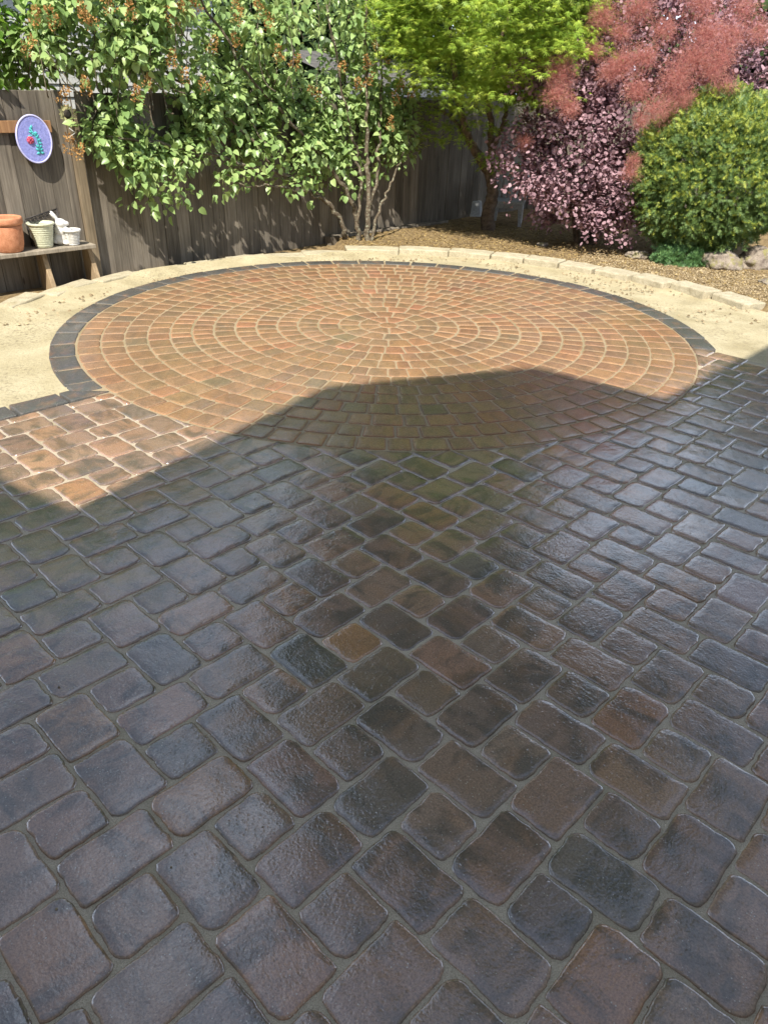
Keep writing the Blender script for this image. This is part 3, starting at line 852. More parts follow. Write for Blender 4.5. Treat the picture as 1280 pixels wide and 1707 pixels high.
# ------------------------------------------------------------------ leaves
def norm(a): return a / (np.linalg.norm(a, axis=-1, keepdims=True) + 1e-9)
class Leaf:
    def __init__(s, v, t): s.v = np.array(v, float); s.t = np.array(t, int)
LILAC = Leaf([(0, 0, 0), (0, .5, -.02), (0, 1, -.16), (-.30, .02, .07), (-.40, .30, .10), (-.26, .68, .02), (.30, .02, .07), (.40, .30, .10), (.26, .68, .02)],
             [(0, 4, 3), (0, 1, 4), (1, 5, 4), (1, 2, 5), (0, 6, 7), (0, 7, 1), (1, 7, 8), (1, 8, 2)])
ROUND = Leaf([(0, .45, -.02)] + [(.42 * math.sin(a), .5 - .5 * math.cos(a), .05 * abs(math.sin(a))) for a in np.linspace(0, 2 * math.pi, 9)[:-1]],
             [(0, 1 + (k + 1) % 8, 1 + k) for k in range(8)])
_st = [(0, .25, 0)]
for k, (a, r_) in enumerate([(-2.1, .55), (-1.15, .85), (-.45, 1.0 * .9), (0, 1.0), (.45, .9), (1.15, .85), (2.1, .55)]):
    pass
def star(lob):
    v = [(0, .12, 0)]; t = []
    m_ = len(lob)
    for k, (a, r_) in enumerate(lob):
        v.append((r_ * math.sin(a), .12 + r_ * math.cos(a), -.12 * r_))
        if k < m_ - 1:
            a2 = (a + lob[k + 1][0]) / 2; v.append((.20 * math.sin(a2), .12 + .20 * math.cos(a2), .02))
    # each lobe a kite: centre, notch, tip, notch
    n = len(v)
    for i in range(1, n - 1): t.append((0, i + 1, i))
    return Leaf(v, t)
MAPLE = star([(-2.0, .5), (-1.2, .8), (-.55, .9), (0, 1.0), (.55, .9), (1.2, .8), (2.0, .5)])
def _shoot(n, L, nl):
    v = []; t = []
    for k in range(n):
        y = L * (k + .5) / n; side = -1 if k % 2 else 1; ln = nl * (1 - .45 * (k / n)) 
        b = len(v); w = .055
        v += [(0, y - w, 0), (0, y + w, 0), (side * ln, y + ln * .55, -.06 + .1 * ((k * 7) % 3))]
        t.append((b, b + 1, b + 2) if side < 0 else (b, b + 2, b + 1))
    b = len(v); v += [(-.06, L * .8, 0), (.06, L * .8, 0), (0, L * 1.2, -.03)]; t.append((b, b + 1, b + 2))
    return Leaf(v, t)
SHOOT = _shoot(16, 1.0, .40)
TRI2 = Leaf([(-.35, 0, 0), (.35, .1, 0), (.25, 1, .1), (-.25, .9, -.1)], [(0, 1, 2), (0, 2, 3)])
HAIR = Leaf([(-.022, 0, 0), (.022, 0, 0), (.35, .65, .2), (-.3, 1.0, -.1), (0.0, .5, 0.0)], [(0, 1, 2), (0, 1, 3)])
def cloud(leaf, pos, tip, nrm, size):
    pos = np.asarray(pos); n = len(pos)
    t = norm(tip); x = norm(np.cross(t, nrm)); z = np.cross(x, t)
    L = leaf.v
    V = pos[:, None, :] + size[:, None, None] * (L[None, :, 0:1] * x[:, None, :] + L[None, :, 1:2] * t[:, None, :] + L[None, :, 2:3] * z[:, None, :])
    T = leaf.t[None] + (np.arange(n) * len(L))[:, None, None]
    return V.reshape(-1, 3), T.reshape(-1, 3)
def foliage(name, leaf, pos, tip, nrm, size, mat, parent, smooth=False, kind=None):
    V, T = cloud(leaf, pos, tip, nrm, size)
    o = link(name, fast_mesh(name, V - np.array(wloc(parent)), T, mat, smooth), parent)
    if kind: o['kind'] = kind
    return o
def leaf_objects(name, leaf, pos, tip, nrm, size, mat, parent):
    """single leaves in front as parts sharing one mesh"""
    me = mesh_from(name, leaf.v, leaf.t, mat)
    t = norm(tip); x = norm(np.cross(t, nrm)); z = np.cross(x, t); b = np.array(wloc(parent))
    for i in range(len(pos)):
        o = link(name, me, parent, tuple(pos[i] - b))
        mt = Matrix((x[i], t[i], z[i])).transposed()
        o.rotation_euler = mt.to_euler(); o.scale = (size[i],) * 3
def pick_front(pos, tip, nrm, size, n, ok=None):
    d = np.linalg.norm(pos - CAMP, axis=1) - size * 18
    pr = [project(q) for q in pos]
    for i, q in enumerate(pr):
        if q is None or not (5 < q[0] < 1275 and 5 < q[1] < 1700): d[i] += 100
    idx = np.argsort(d); a, b = idx[:n], idx[n:]
    return [(q[a]) for q in (pos, tip, nrm, size)], [(q[b]) for q in (pos, tip, nrm, size)]
SUNV = np.array([-trav.x, -trav.y, -trav.z])
def blob_leaves(centres, radii, per, size, droop=0.5, flat=1.0, up=0.6):
    P, T, N, S = [], [], [], []
    for c, r_ in zip(centres, radii):
        n = max(3, int(per * (r_ / 0.2) ** 2))
        d = norm(RNG.normal(size=(n, 3))); rad = r_ * RNG.uniform(.45, 1, n)[:, None]
        q = d * rad; q[:, 2] *= flat
        P.append(np.asarray(c) + q)
        T.append(norm(d * np.array([1, 1, flat]) + RNG.normal(0, .45, (n, 3)) + np.array([0, 0, -droop])))
        N.append(norm(np.array([0, 0, up]) + .55 * SUNV + .45 * d + RNG.normal(0, .42, (n, 3))))
        S.append(RNG.uniform(size[0], size[1], n))
    return np.concatenate(P), np.concatenate(T), np.concatenate(N), np.concatenate(S)
def limb(parent, pts, r0, r1, mat, name='branch', wob=0.012, n=7):
    path = smooth_path(pts, n, wob); rad = np.linspace(r0, r1, len(path))
    v, f = tube(path, list(rad), 8); return part(name, v, f, mat, parent, True)

# ------------------------------------------------------------------ lilac
lil = empty('lilac_bush', F(-1.9, 0.4, 0), 'large lilac with heart shaped leaves and dry orange flower heads leaning along the fence', 'bush')
LB_ = MAT['bark']
limb(lil, [F(-1.95, .25, -.05), F(-2.08, .27, .22), F(-2.36, .28, .48), F(-2.95, .28, .74), F(-3.8, .26, .95), F(-4.7, .25, 1.10)], .032, .010, LB_, 'trunk')
limb(lil, [F(-1.90, .40, -.05), F(-1.98, .38, .35), F(-2.25, .34, .75), F(-2.65, .28, 1.10), F(-3.2, .2, 1.6), F(-3.7, .1, 2.3)], .030, .010, LB_, 'trunk')
limb(lil, [F(-1.82, .46, -.05), F(-1.80, .42, .6), F(-1.79, .36, 1.2), F(-1.72, .25, 2.4)], .034, .012, LB_, 'trunk')
limb(lil, [F(-1.80, .48, .0), F(-1.70, .47, .32), F(-1.48, .46, .62), F(-1.25, .42, .90)], .020, .007, LB_, 'trunk')
limb(lil, [F(-1.94, .40, .2), F(-1.90, .38, .7), F(-2.0, .32, 1.2), F(-2.2, .2, 2.2)], .020, .008, LB_)
limb(lil, [F(-1.86, .44, .1), F(-1.62, .38, .8), F(-1.50, .30, 1.5), F(-1.35, .2, 2.2)], .020, .008, LB_)
limb(lil, [F(-2.36, .28, .48), F(-2.8, .34, .60), F(-3.3, .34, .66), F(-3.7, .33, .72)], .014, .005, LB_)
limb(lil, [F(-2.95, .28, .74), F(-3.4, .22, 1.2), F(-4.1, .05, 1.7), F(-4.6, -.1, 2.3)], .016, .006, LB_)
limb(lil, [F(-3.8, .26, .95), F(-4.15, .32, .85), F(-4.3, .34, .68)], .010, .004, LB_)
SS = [-5.4, -5.2, -4.9, -4.5, -4.1, -3.5, -3.0, -2.5, -2.0, -1.5, -1.0, -.7]
ZL = [1.45, 1.26, 1.0, .82, .86, .98, .90, .80, .76, .76, .92, 1.2]
cs, rs_ = [], []
for k in range(1700):
    s_ = RNG.uniform(-5.25, -.95); z = float(np.interp(s_, SS, ZL)) + 1.75 * RNG.uniform(0, 1) ** 1.1
    off = RNG.uniform(-.75, .60) if z > 1.95 else (RNG.uniform(-.6, .42) if z > 1.5 else RNG.uniform(.06, .28))
    if z < 1.6 and RNG.random() < .34: continue
    q_ = project(F(s_, off, z))
    if q_[0] < 150 and q_[1] > 118: continue
    if 105 < q_[0] < 150 and 35 < q_[1] < 105 and RNG.random() < .3: continue
    if mnoise.noise(Vector((s_ * 1.9, off * 1.9, z * 1.9))) < .0 and z < 2.3: continue
    if z > 2.2 and RNG.random() < .65: continue
    if off > .4 and RNG.random() < .28: continue
    cs.append(F(s_, off, z)); rs_.append(RNG.uniform(.11, .19))
for s_, o_, z, r_ in [(-4.62, .55, .93, .15), (-4.45, .6, .80, .13), (-4.22, .62, .70, .14), (-4.05, .62, .60, .11), (-4.35, .6, .98, .16), (-3.55, .55, .80, .10), (-3.45, .52, .66, .10),
                      (-2.75, .5, .92, .14), (-2.62, .48, .66, .12), (-2.5, .45, .50, .10), (-2.15, .5, .86, .14), (-2.0, .5, .70, .10), (-1.38, .6, .92, .14), (-1.25, .62, .80, .12), (-1.5, .6, 1.05, .15), (-2.3, .5, 1.0, .15), (-3.0, .5, 1.0, .14), (-1.15, .6, 1.1, .14), (-2.85, .5, 1.02, .15), (-2.45, .5, .95, .14), (-2.1, .5, 1.0, .15), (-1.75, .5, .92, .13), (-2.6, .5, .78, .12), (-1.95, .5, .82, .12), (-3.2, .5, .98, .14), (-3.75, .5, 1.02, .15)]:
    cs.append(F(s_, o_ * .62, z)); rs_.append(r_ * 1.15)
for k in range(150):      # the end of the crown over the fence post
    px, py = RNG.uniform(55, 260), RNG.uniform(-60, 128)
    if 108 < px < 146 and 30 < py < 104: continue
    if px < 100 and py > 95: continue
    cs.append(on_fence(px, py, RNG.uniform(-.35, .40))); rs_.append(RNG.uniform(.10, .16))
for k in range(42):       # loose sprays hanging in front of the boards
    s_ = RNG.uniform(-4.5, -1.2); cs.append(F(s_, RNG.uniform(.14, .40), float(np.interp(s_, SS, ZL)) - RNG.uniform(.0, .30))); rs_.append(RNG.uniform(.08, .13))
Lp = blob_leaves(cs, rs_, 38, (.036, .088), .55)
fr, rest = pick_front(*Lp, 200)
leaf_objects('leaf', LILAC, *fr, MAT['lilac'], lil)
foliage('crown', LILAC, *rest, MAT['lilac'], lil)
# twigs from the branches into the leaf clumps
mb = MB()
for c, r_ in list(zip(cs, rs_))[::3]:
    if c[2] < 1.45: continue
    a = c + RNG.normal(0, .05, 3) - np.array([0, 0, r_]); b = c + RNG.normal(0, .12, 3) - np.array([0, 0, .35])
    v, f = tube(smooth_path([b, (a + b) / 2 + RNG.normal(0, .03, 3), c], 3), [.007, .006, .005, .005, .004, .003, .003], 5); mb.add(v, f)
o = mb.build('twigs', MAT['bark'], lil, True); o['kind'] = 'stuff'
def floret_cluster(parent, c, L=0.14, n=90):
    ax = norm(np.array([RNG.normal(0, .5), RNG.normal(0, .5), .8]))
    t = RNG.uniform(0, 1, n); rad = .045 * (1 - .75 * t) + .008
    d = norm(RNG.normal(size=(n, 3))); d = norm(d - ax * (d @ ax)[:, None])
    pos = c + ax * (t * L)[:, None] + d * (rad * RNG.uniform(.3, 1, n))[:, None]
    foliage('flower_head', TRI2, pos, d + ax * .6 + RNG.normal(0, .3, (n, 3)), RNG.normal(size=(n, 3)), RNG.uniform(.010, .020, n), MAT['seed'], parent)
for px, py in [(50, 25), (92, 30), (38, 72), (155, 28), (142, 22), (218, 22), (185, 5), (242, 130), (228, 158), (140, 145), (100, 160), (300, 5), (392, 28), (440, 15), (395, 5), (445, 38), (398, 68), (330, 8),
               (115, 240), (120, 250), (487, 103), (570, 105), (612, 132), (600, 138), (640, 92), (615, 105), (683, 155), (665, 165), (667, 140), (650, 207), (305, 125), (285, 100), (340, 138), (350, 75), (465, 90), (535, 150), (635, 80), (290, 30), (320, 20)]:
    c = on_fence(px, py, RNG.uniform(.42, .58)); floret_cluster(lil, c - np.array([0, 0, .06]))

# ------------------------------------------------------------------ bright shrub at the end of the fence
vb = empty('leafy_shrub', F(-5.9, -.5, 0), 'bright green shrub growing over the fence above the purple plaque', 'shrub')
cs, rs_ = [], []
for k in range(230):
    cs.append(F(RNG.uniform(-6.6, -5.0), RNG.uniform(-.9, .02), RNG.uniform(1.42, 2.9))); rs_.append(RNG.uniform(.14, .22))
foliage('crown', LILAC, *blob_leaves(cs, rs_, 34, (.045, .075), .45), MAT['vine'], vb)
limb(vb, [F(-5.9, -.5, -.1), F(-5.85, -.45, 1.0), F(-5.7, -.4, 2.2)], .03, .01, MAT['bark'], 'stem')
limb(vb, [F(-5.9, -.5, .4), F(-6.2, -.4, 1.3), F(-6.4, -.3, 2.2)], .02, .01, MAT['bark'], 'stem')

# ------------------------------------------------------------------ maple
mp = empty('maple_tree', on_ground(810, 385), 'bright green lace leaf maple with a forked trunk in the corner', 'tree')
mb0 = np.array(wloc(mp)); mx, my = mb0[0], mb0[1]
limb(mp, [(mx + .03, my, -.1), (mx + .0, my, .2), (mx + .03, my - .02, .45), (mx - .05, my, .68), (mx - .30, my - .1, 1.0), (mx - .50, my - .25, 1.45), (mx - .7, my - .4, 2.3)], .095, .025, MAT['bark_dark'], 'trunk', .008)
limb(mp, [(mx + .02, my, .55), (mx - .03, my - .02, .85), (mx - .06, my - .05, 1.2), (mx - .14, my - .2, 1.6), (mx + .05, my - .4, 2.6)], .055, .018, MAT['bark_dark'], 'limb', .008)
limb(mp, [(mx - .03, my - .02, .85), (mx + .07, my - .05, 1.2), (mx + .15, my - .1, 1.55), (mx + .5, my - .3, 2.4)], .035, .014, MAT['bark_dark'], 'limb', .008)
limb(mp, [(mx - .3, my - .1, 1.0), (mx - .55, my - .05, 1.25), (mx - .75, my - .1, 1.35)], .025, .01, MAT['bark_dark'], 'limb', .006)
cs, rs_ = [], []
for k in range(1050):
    d = norm(RNG.normal(size=3)); q = d * RNG.uniform(.35, 1) ** .6 * np.array([1.28, 1.3, 1.25])
    c = np.array([.95, 9.05, 2.35]) + q
    if c[2] < 1.50 + .12 * math.sin(c[0] * 7): continue
    if mnoise.noise(Vector(c * 2.0)) < -.22: continue
    cs.append(c); rs_.append(RNG.uniform(.16, .26))
def tiers(cs, rs_, per, size):
    P, T, N, S = [], [], [], []
    for c, r_ in zip(cs, rs_):
        n = int(per * (r_ / .2) ** 2); a = RNG.uniform(0, 6.283, n); rr = r_ * np.sqrt(RNG.uniform(0.02, 1, n))
        P.append(np.stack([c[0] + rr * np.cos(a), c[1] + rr * np.sin(a), c[2] - .9 * rr ** 2 / r_ * .5 + RNG.normal(0, .025, n)], 1))
        T.append(norm(np.stack([np.cos(a), np.sin(a), -np.ones(n) * .55], 1) + RNG.normal(0, .4, (n, 3))))
        N.append(norm(np.array([0, 0, .8]) + .7 * SUNV + RNG.normal(0, .35, (n, 3)))); S.append(RNG.uniform(size[0], size[1], n))
    return np.concatenate(P), np.concatenate(T), np.concatenate(N), np.concatenate(S)
foliage('crown', MAPLE, *tiers(cs, rs_, 44, (.045, .068)), MAT['maple'], mp)
cs = [at(735, 205, my - .25), at(760, 225, my - .3), at(715, 225, my - .2), at(700, 200, my - .1), at(830, 265, my - .25), at(815, 255, my - .3), at(850, 270, my - .2), at(845, 170, my - .2), at(830, 215, my - .1), at(860, 200, my - .2), at(780, 175, my - .2), at(680, 240, my - .05), at(740, 180, my - .3), at(800, 200, my - .35), at(770, 195, my), at(870, 165, my - .3), at(700, 175, my - .2)]
foliage('foliage', MAPLE, *tiers(cs, [.24, .22, .2, .18, .24, .2, .2, .2, .16, .2, .2, .14, .22, .2, .2, .22, .2], 60, (.04, .06)), MAT['maple'], mp)

# ------------------------------------------------------------------ smoke bush
sm = empty('smoke_bush', on_ground(975, 408), 'purple leaved smoke bush with pink fuzzy plumes', 'bush')
sx, sy = np.array(wloc(sm))[:2]
for k in range(7):
    a = k * .9; 
    limb(sm, [(sx + .08 * math.cos(a), sy + .08 * math.sin(a), -.05), (sx + .25 * math.cos(a), sy + .2 * math.sin(a), .5), (sx + .5 * math.cos(a) + .1, sy + .35 * math.sin(a), 1.2), (sx + .7 * math.cos(a) + .4, sy + .4 * math.sin(a), 2.0)], .028, .008, MAT['bark_dark'], 'stem')
cs, rs_ = [], []
def smoke_mass(c, rad, n, zmin=.1):
    for k in range(n):
        d = norm(RNG.normal(size=3)); q = np.asarray(c) + d * RNG.uniform(.55, 1) * np.asarray(rad)
        w_ = project(q)
        if w_[0] < 888 and w_[1] > 312: continue
        if q[2] < zmin or mnoise.noise(Vector(q * 2.6)) < -.10: continue
        cs.append(q); rs_.append(RNG.uniform(.12, .19))
c0 = at(955, 260, 8.75); smoke_mass(c0, (.86, .64, .80), 420, .22); smoke_mass(at(930, 150, 8.75), (.55, .45, .45), 130, .5)
c1 = at(930, 330, 8.70); smoke_mass(c1, (.62, .5, .40), 90, .2)
c2 = at(1010, 330, 8.5); smoke_mass(c2, (.42, .4, .5), 80, .12)
c3 = at(1090, 40, 9.0); smoke_mass(c3, (1.25, .6, .80), 330, .6)
c4 = at(1240, 110, 8.9); smoke_mass(c4, (.6, .5, .5), 110, .6)
for px, py, Y in [(835, 300, 8.75), (850, 320, 8.7), (845, 345, 8.75), (980, 395, 8.2), (1020, 398, 8.2), (1018, 385, 8.25), (870, 290, 8.6), (905, 100, 8.8), (960, 40, 8.9)]:
    cs.append(at(px, py, Y)); rs_.append(.085)
Lp = blob_leaves(cs, rs_, 62, (.030, .052), .1, 1.0, .5)
fr, rest = pick_front(*Lp, 150)
leaf_objects('leaf', ROUND, *fr, MAT['smoke'], sm)
foliage('crown', ROUND, *rest, MAT['smoke'], sm)
for px, py, r_, Y in [(930, 120, .17, 8.25), (925, 155, .15, 8.2), (945, 180, .12, 8.2), (1035, 105, .17, 8.3), (1070, 95, .15, 8.25), (1055, 150, .16, 8.2), (1090, 180, .18, 8.15), (1120, 130, .20, 8.2), (1150, 95, .2, 8.25), (1130, 165, .15, 8.2),
                      (1170, 55, .19, 8.3), (1160, 5, .2, 8.4), (1195, 95, .15, 8.25), (1200, 145, .13, 8.2), (1062, 200, .10, 8.15), (1045, 285, .10, 8.1), (1050, 265, .08, 8.1), (1230, 15, .16, 8.4), (1100, 50, .15, 8.4), (1030, 55, .12, 8.45), (985, 85, .10, 8.4), (870, 235, .09, 8.6), (1000, 30, .17, 8.5), (1060, 15, .18, 8.5), (1210, 60, .17, 8.35), (1255, 55, .15, 8.35), (1010, 120, .14, 8.35), (1180, 120, .16, 8.2)]:
    c = at(px, py, Y); n = int(2300 * (r_ / .17) ** 2); r_ *= 1.25; c[1] -= .12
    d = norm(RNG.normal(size=(n, 3))); rad = r_ * RNG.uniform(.1, 1, n) ** .8
    lump = np.array([.75 + .5 * mnoise.noise(Vector(q * 2.2 + c)) for q in d])
    pos = c + d * (rad * lump)[:, None] * np.array([1.1, .9, .95])
    foliage('flower_plume', HAIR, pos, d + RNG.normal(0, .8, (n, 3)), RNG.normal(size=(n, 3)), RNG.uniform(.028, .05, n), MAT['plume'], sm)

# ------------------------------------------------------------------ yew and small juniper
def needle_bush(root, c, rad, n, size, mat, zmin, lumps=3.0, seed=0):
    d = norm(RNG.normal(size=(n * 2, 3)));
    d = d[(d[:, 1] < .55)][:n]
    m_ = np.array([mnoise.noise(Vector(q * lumps + np.array([seed, 0, 0]))) + .5 * mnoise.noise(Vector(q * lumps * 2.7)) for q in d])
    depth = RNG.uniform(0, 1, len(d)) ** 2
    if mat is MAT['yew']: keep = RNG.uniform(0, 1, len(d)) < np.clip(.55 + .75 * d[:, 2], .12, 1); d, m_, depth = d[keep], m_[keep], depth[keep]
    pos = np.asarray(c) + d * np.asarray(rad) * (1 + .20 * m_ - .16 * depth)[:, None]
    k = pos[:, 2] > zmin; pos, d = pos[k], d[k]
    tip = norm(.55 * d + np.array([0, 0, .25]) + RNG.normal(0, .55, d.shape)); nr = norm(d + .6 * SUNV + RNG.normal(0, .4, d.shape))
    foliage('crown', SHOOT, pos, tip, nr, RNG.uniform(size[0], size[1], len(pos)), mat, root)
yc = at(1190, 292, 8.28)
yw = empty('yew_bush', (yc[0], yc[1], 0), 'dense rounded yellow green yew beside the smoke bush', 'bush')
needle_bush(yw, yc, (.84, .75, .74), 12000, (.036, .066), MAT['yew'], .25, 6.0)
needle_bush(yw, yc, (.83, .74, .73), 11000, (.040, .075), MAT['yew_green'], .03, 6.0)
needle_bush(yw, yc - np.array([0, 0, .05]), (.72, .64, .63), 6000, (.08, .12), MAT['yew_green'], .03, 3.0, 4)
V, Fc = [], []
limb(yw, [(yc[0], yc[1], -.1), (yc[0] + .02, yc[1], .3), (yc[0], yc[1], .8)], .06, .03, MAT['bark_dark'], 'trunk')
jc = on_ground(1142, 440, .02)
ju = empty('juniper', (jc[0], jc[1], 0), 'small low green conifer sprig beside the boulders', 'plant')
needle_bush(ju, (jc[0], jc[1] + .08, .06), (.26, .16, .12), 700, (.06, .10), MAT['yew_dark'], .0, 4.0, 2)
limb(ju, [(jc[0], jc[1] + .1, -.05), (jc[0], jc[1] + .08, .08)], .012, .006, MAT['bark_dark'], 'stem')

# ------------------------------------------------------------------ tall tree beyond the back fence (above the frame; mirrored in the wet stones)
tt = empty('tall_tree', (2.3, 13.2, 0), 'tall dark tree rising beyond the back fence behind the maple', 'tree')
limb(tt, [(2.3, 13.2, -.1), (2.3, 13.2, 4), (2.2, 13.0, 9), (2.2, 12.9, 15)], .28, .08, MAT['bark_dark'], 'trunk', .02)
cs, rs_ = [], []
for k in range(1150):
    d = norm(RNG.normal(size=3)); q = d * RNG.uniform(.2, 1) ** .5
    c = np.array([2.6, 11.9, 9.8]) + q * np.array([5.0, 3.2, 7.4])
    if c[2] < 2.6: continue
    if c[0] > 2.4 and c[2] < 8.6 + .25 * (c[0] - 2.4): continue
    if mnoise.noise(Vector(c * .7)) < -.30: continue
    cs.append(c); rs_.append(RNG.uniform(.5, .8))
P, T, N, S = blob_leaves(cs, rs_, 4.0, (.22, .36), .3)
foliage('crown', LILAC, P, T, N, S, MAT['tall'], tt)
for k in range(10):
    z = 4 + k; a = k * 2.4
    limb(tt, [(2.25, 13.0, z), (2.2 + 1.2 * math.cos(a), 12.6 + 1.0 * math.sin(a), z + .8), (2.0 + 2.4 * math.cos(a), 12.3 + 2 * math.sin(a), z + 1.4)], .08, .02, MAT['bark_dark'], 'limb', .02)
# dark evergreens standing beyond the fences, each its own tree
for k, (x, y, w, hgt, lab) in enumerate([(-1.5, 13.8, 1.5, 3.6, 'dark evergreen behind the shed gutter and the lilac top'), (1.2, 14.5, 1.6, 4.6, 'dark evergreen directly behind the maple crown'),
                                    (4.2, 13.2, 1.7, 4.4, 'dark evergreen behind the purple smoke bush'), (7.0, 12.0, 1.7, 4.2, 'dark evergreen behind the yew at the far end')]):
    hd = empty('evergreen_tree', (x, y, 0), lab, 'tree', 'dark evergreens beyond the fences')
    cs, rs_ = [], []
    for q in range(330):
        d = norm(RNG.normal(size=3)) * RNG.uniform(.4, 1) ** .5
        cs.append(np.array([x, y, hgt * .52]) + d * np.array([w, .8, hgt * .5])); rs_.append(RNG.uniform(.3, .45))
    foliage('crown', LILAC, *blob_leaves(cs, rs_, 11, (.10, .19), .3), MAT['tall'], hd)
    limb(hd, [(x, y, -.1), (x + .05, y, hgt * .5), (x, y, hgt * .9)], .12, .04, MAT['bark_dark'], 'trunk')

# ------------------------------------------------------------------ shelf on the fence with its pots
FDv = np.array([*FD, 0.0]); FNv = np.array([*FN, 0.0]); ZV = np.array([0, 0, 1.0])
shl = on_fence(160, 407, 0.30); SZ = float(shl[2]); sR = fence_s(shl)
sh = empty('plank_shelf', F(sR - .5, .2, -.05), 'low grey plank shelf on wooden legs against the fence', 'shelf')
MAT['shelf_leg'] = mat_wood('shelf_leg', (0.24, 0.17, 0.10), (0.46, 0.34, 0.21))
v, f = box_axes(F(sR - .85, .19, SZ - .016), FDv * .85, FNv * .115, ZV * .016); MB().add(v, f).build('plank', MAT['shelf'], sh, False, .004)
for px, py in ((76, 440), (150, 420)):
    X = on_fence(px, py, .2); s_ = fence_s(X)
    mb = MB(); V = []
    # a leg board that widens towards its foot and leans out
    for z, o0, o1 in ((-.12, .09, .33), (SZ - .033, .09, .20)):
        for ds, oo in ((-.02, o0), (.02, o0), (.02, o1), (-.02, o1)): V.append(F(s_ + ds, oo, z))
    mb.add(V, BOXF); mb.build('leg', MAT['shelf_leg'], sh, False, .003)
def shelf_pos(px, off=.2):
    X = on_fence(px, 405, off); return F(fence_s(X), off, SZ)
def rings(prof, c, name, mat, parent, n=36):
    v, f = lathe(prof, c, n); return part(name, v, f, mat, parent, True)
# terracotta pot
c = shelf_pos(16, .20)
tp = empty('terracotta_pot', c, 'orange terracotta flower pot at the end of the plank shelf', 'pot')
rings([(.0, .002), (.088, .002), (.096, .01), (.110, .06), (.118, .13), (.121, .195), (.118, .203), (.108, .203), (.106, .19), (.095, .17), (0, .17)], c, 'body', MAT['terracotta'], tp)
rings([(.121, .205), (.130, .210), (.133, .225), (.133, .250), (.127, .262), (.116, .262), (.112, .25), (.110, .205)], c, 'rim', MAT['terracotta'], tp)
v, f = lathe([(.108, .185), (.06, .19), (0, .192)], c, 24); part('soil', v, f, MAT['ground'], tp, True)
# cream ribbed pot
c = shelf_pos(74, .19)
cpn = empty('cream_pot', c, 'pale cream ribbed flower pot in the middle of the plank shelf', 'pot')
prof = [(0, .002), (.060, .002), (.066, .008)]
for k in range(9):
    z = .02 + k * .017; r_ = .066 + (.098 - .066) * (z / .18)
    prof += [(r_, z), (r_ + .0025, z + .006), (r_ - .001, z + .013)]
prof += [(.100, .176), (.108, .182), (.109, .192), (.104, .196), (.098, .190), (.09, .165), (0, .165)]
rings(prof, c, 'body', MAT['cream_glaze'], cpn)
v, f = lathe([(.09, .172), (.05, .178), (0, .18)], c, 24); part('soil', v, f, MAT['black'], cpn, True)
# wire basket panel behind it
wb = empty('wire_basket', shelf_pos(80, .105), 'dark scrolled wire basket behind the cream pot', 'basket')
A_, B_ = shelf_pos(50, .105), shelf_pos(106, .105); ux = (B_ - A_); L_ = np.linalg.norm(ux); ux /= L_
def WP(x, z, o=0.0): return A_ + ux * x + ZV * z + FNv * o
top = [WP(0, .215), WP(L_ * .5, .245), WP(L_, .275)]
for pts, nm in (([WP(0.02, .0), WP(0.0, .215)], 'upright'), ([WP(L_ - .03, .0), WP(L_, .275)], 'upright'), (top, 'top_wire'), ([WP(.01, .12), WP(L_ * .5, .15), WP(L_ - .01, .18)], 'middle_wire'), ([WP(.02, .004), WP(L_ - .03, .004)], 'base_wire')):
    v, f = tube(pts, .005, 6); part(nm, v, f, MAT['wire'], wb, True)
for k in range(9):
    x0 = L_ * (k + .5) / 9; z0 = .185 + .055 * k / 9; pts = []
    for q in range(22):
        a = q / 21 * 4.2 * math.pi * (1 if k % 2 else -1); r_ = .028 * (1 - q / 24)
        pts.append(WP(x0 + r_ * math.cos(a), z0 + .012 + r_ * math.sin(a)))
    v, f = tube(pts, .003, 5); part('scroll', v, f, MAT['wire'], wb, True)
for k in range(10):
    x0 = L_ * (k + .5) / 10
    v, f = tube([WP(x0, .004), WP(x0, .15)], .0028, 5); part('bar', v, f, MAT['wire'], wb, True)
# dry stems in the cream pot
# rabbit statue with a basket planter
c = shelf_pos(112, .20)
rb = empty('rabbit_statue', c, 'white cast stone rabbit holding a small woven basket planter', 'statue')
def blob_mesh(name, balls, mat, parent, vox=.006):
    bm = bmesh.new()
    for (p_, r_) in balls:
        mt = Matrix.Translation(Vector(p_)) @ (r_[1] if isinstance(r_, tuple) else Matrix.Identity(4))
        rad = r_[0] if isinstance(r_, tuple) else r_
        bmesh.ops.create_icosphere(bm, subdivisions=3, radius=rad, matrix=mt)
    me = bpy.data.meshes.new(name); bm.to_mesh(me); bm.free(); me.materials.append(mat)
    o = link(name, me, parent)
    rm = o.modifiers.new('remesh', 'REMESH'); rm.mode = 'VOXEL'; rm.voxel_size = vox; rm.use_smooth_shade = True
    sm_ = o.modifiers.new('smooth', 'SMOOTH'); sm_.iterations = 4; sm_.factor = .6
    return o
e1 = Vector(FDv); e2 = Vector(FNv); ez = Vector((0, 0, 1))
def L3(x, y, z): return e1 * x + e2 * y + ez * z
def ell(sx_, sy_, sz_, rx=0.0):
    basis = Matrix((e1, e2, ez)).transposed().to_4x4()
    return basis @ Matrix.Rotation(rx, 4, 'Y') @ Matrix.Diagonal((sx_, sy_, sz_, 1))
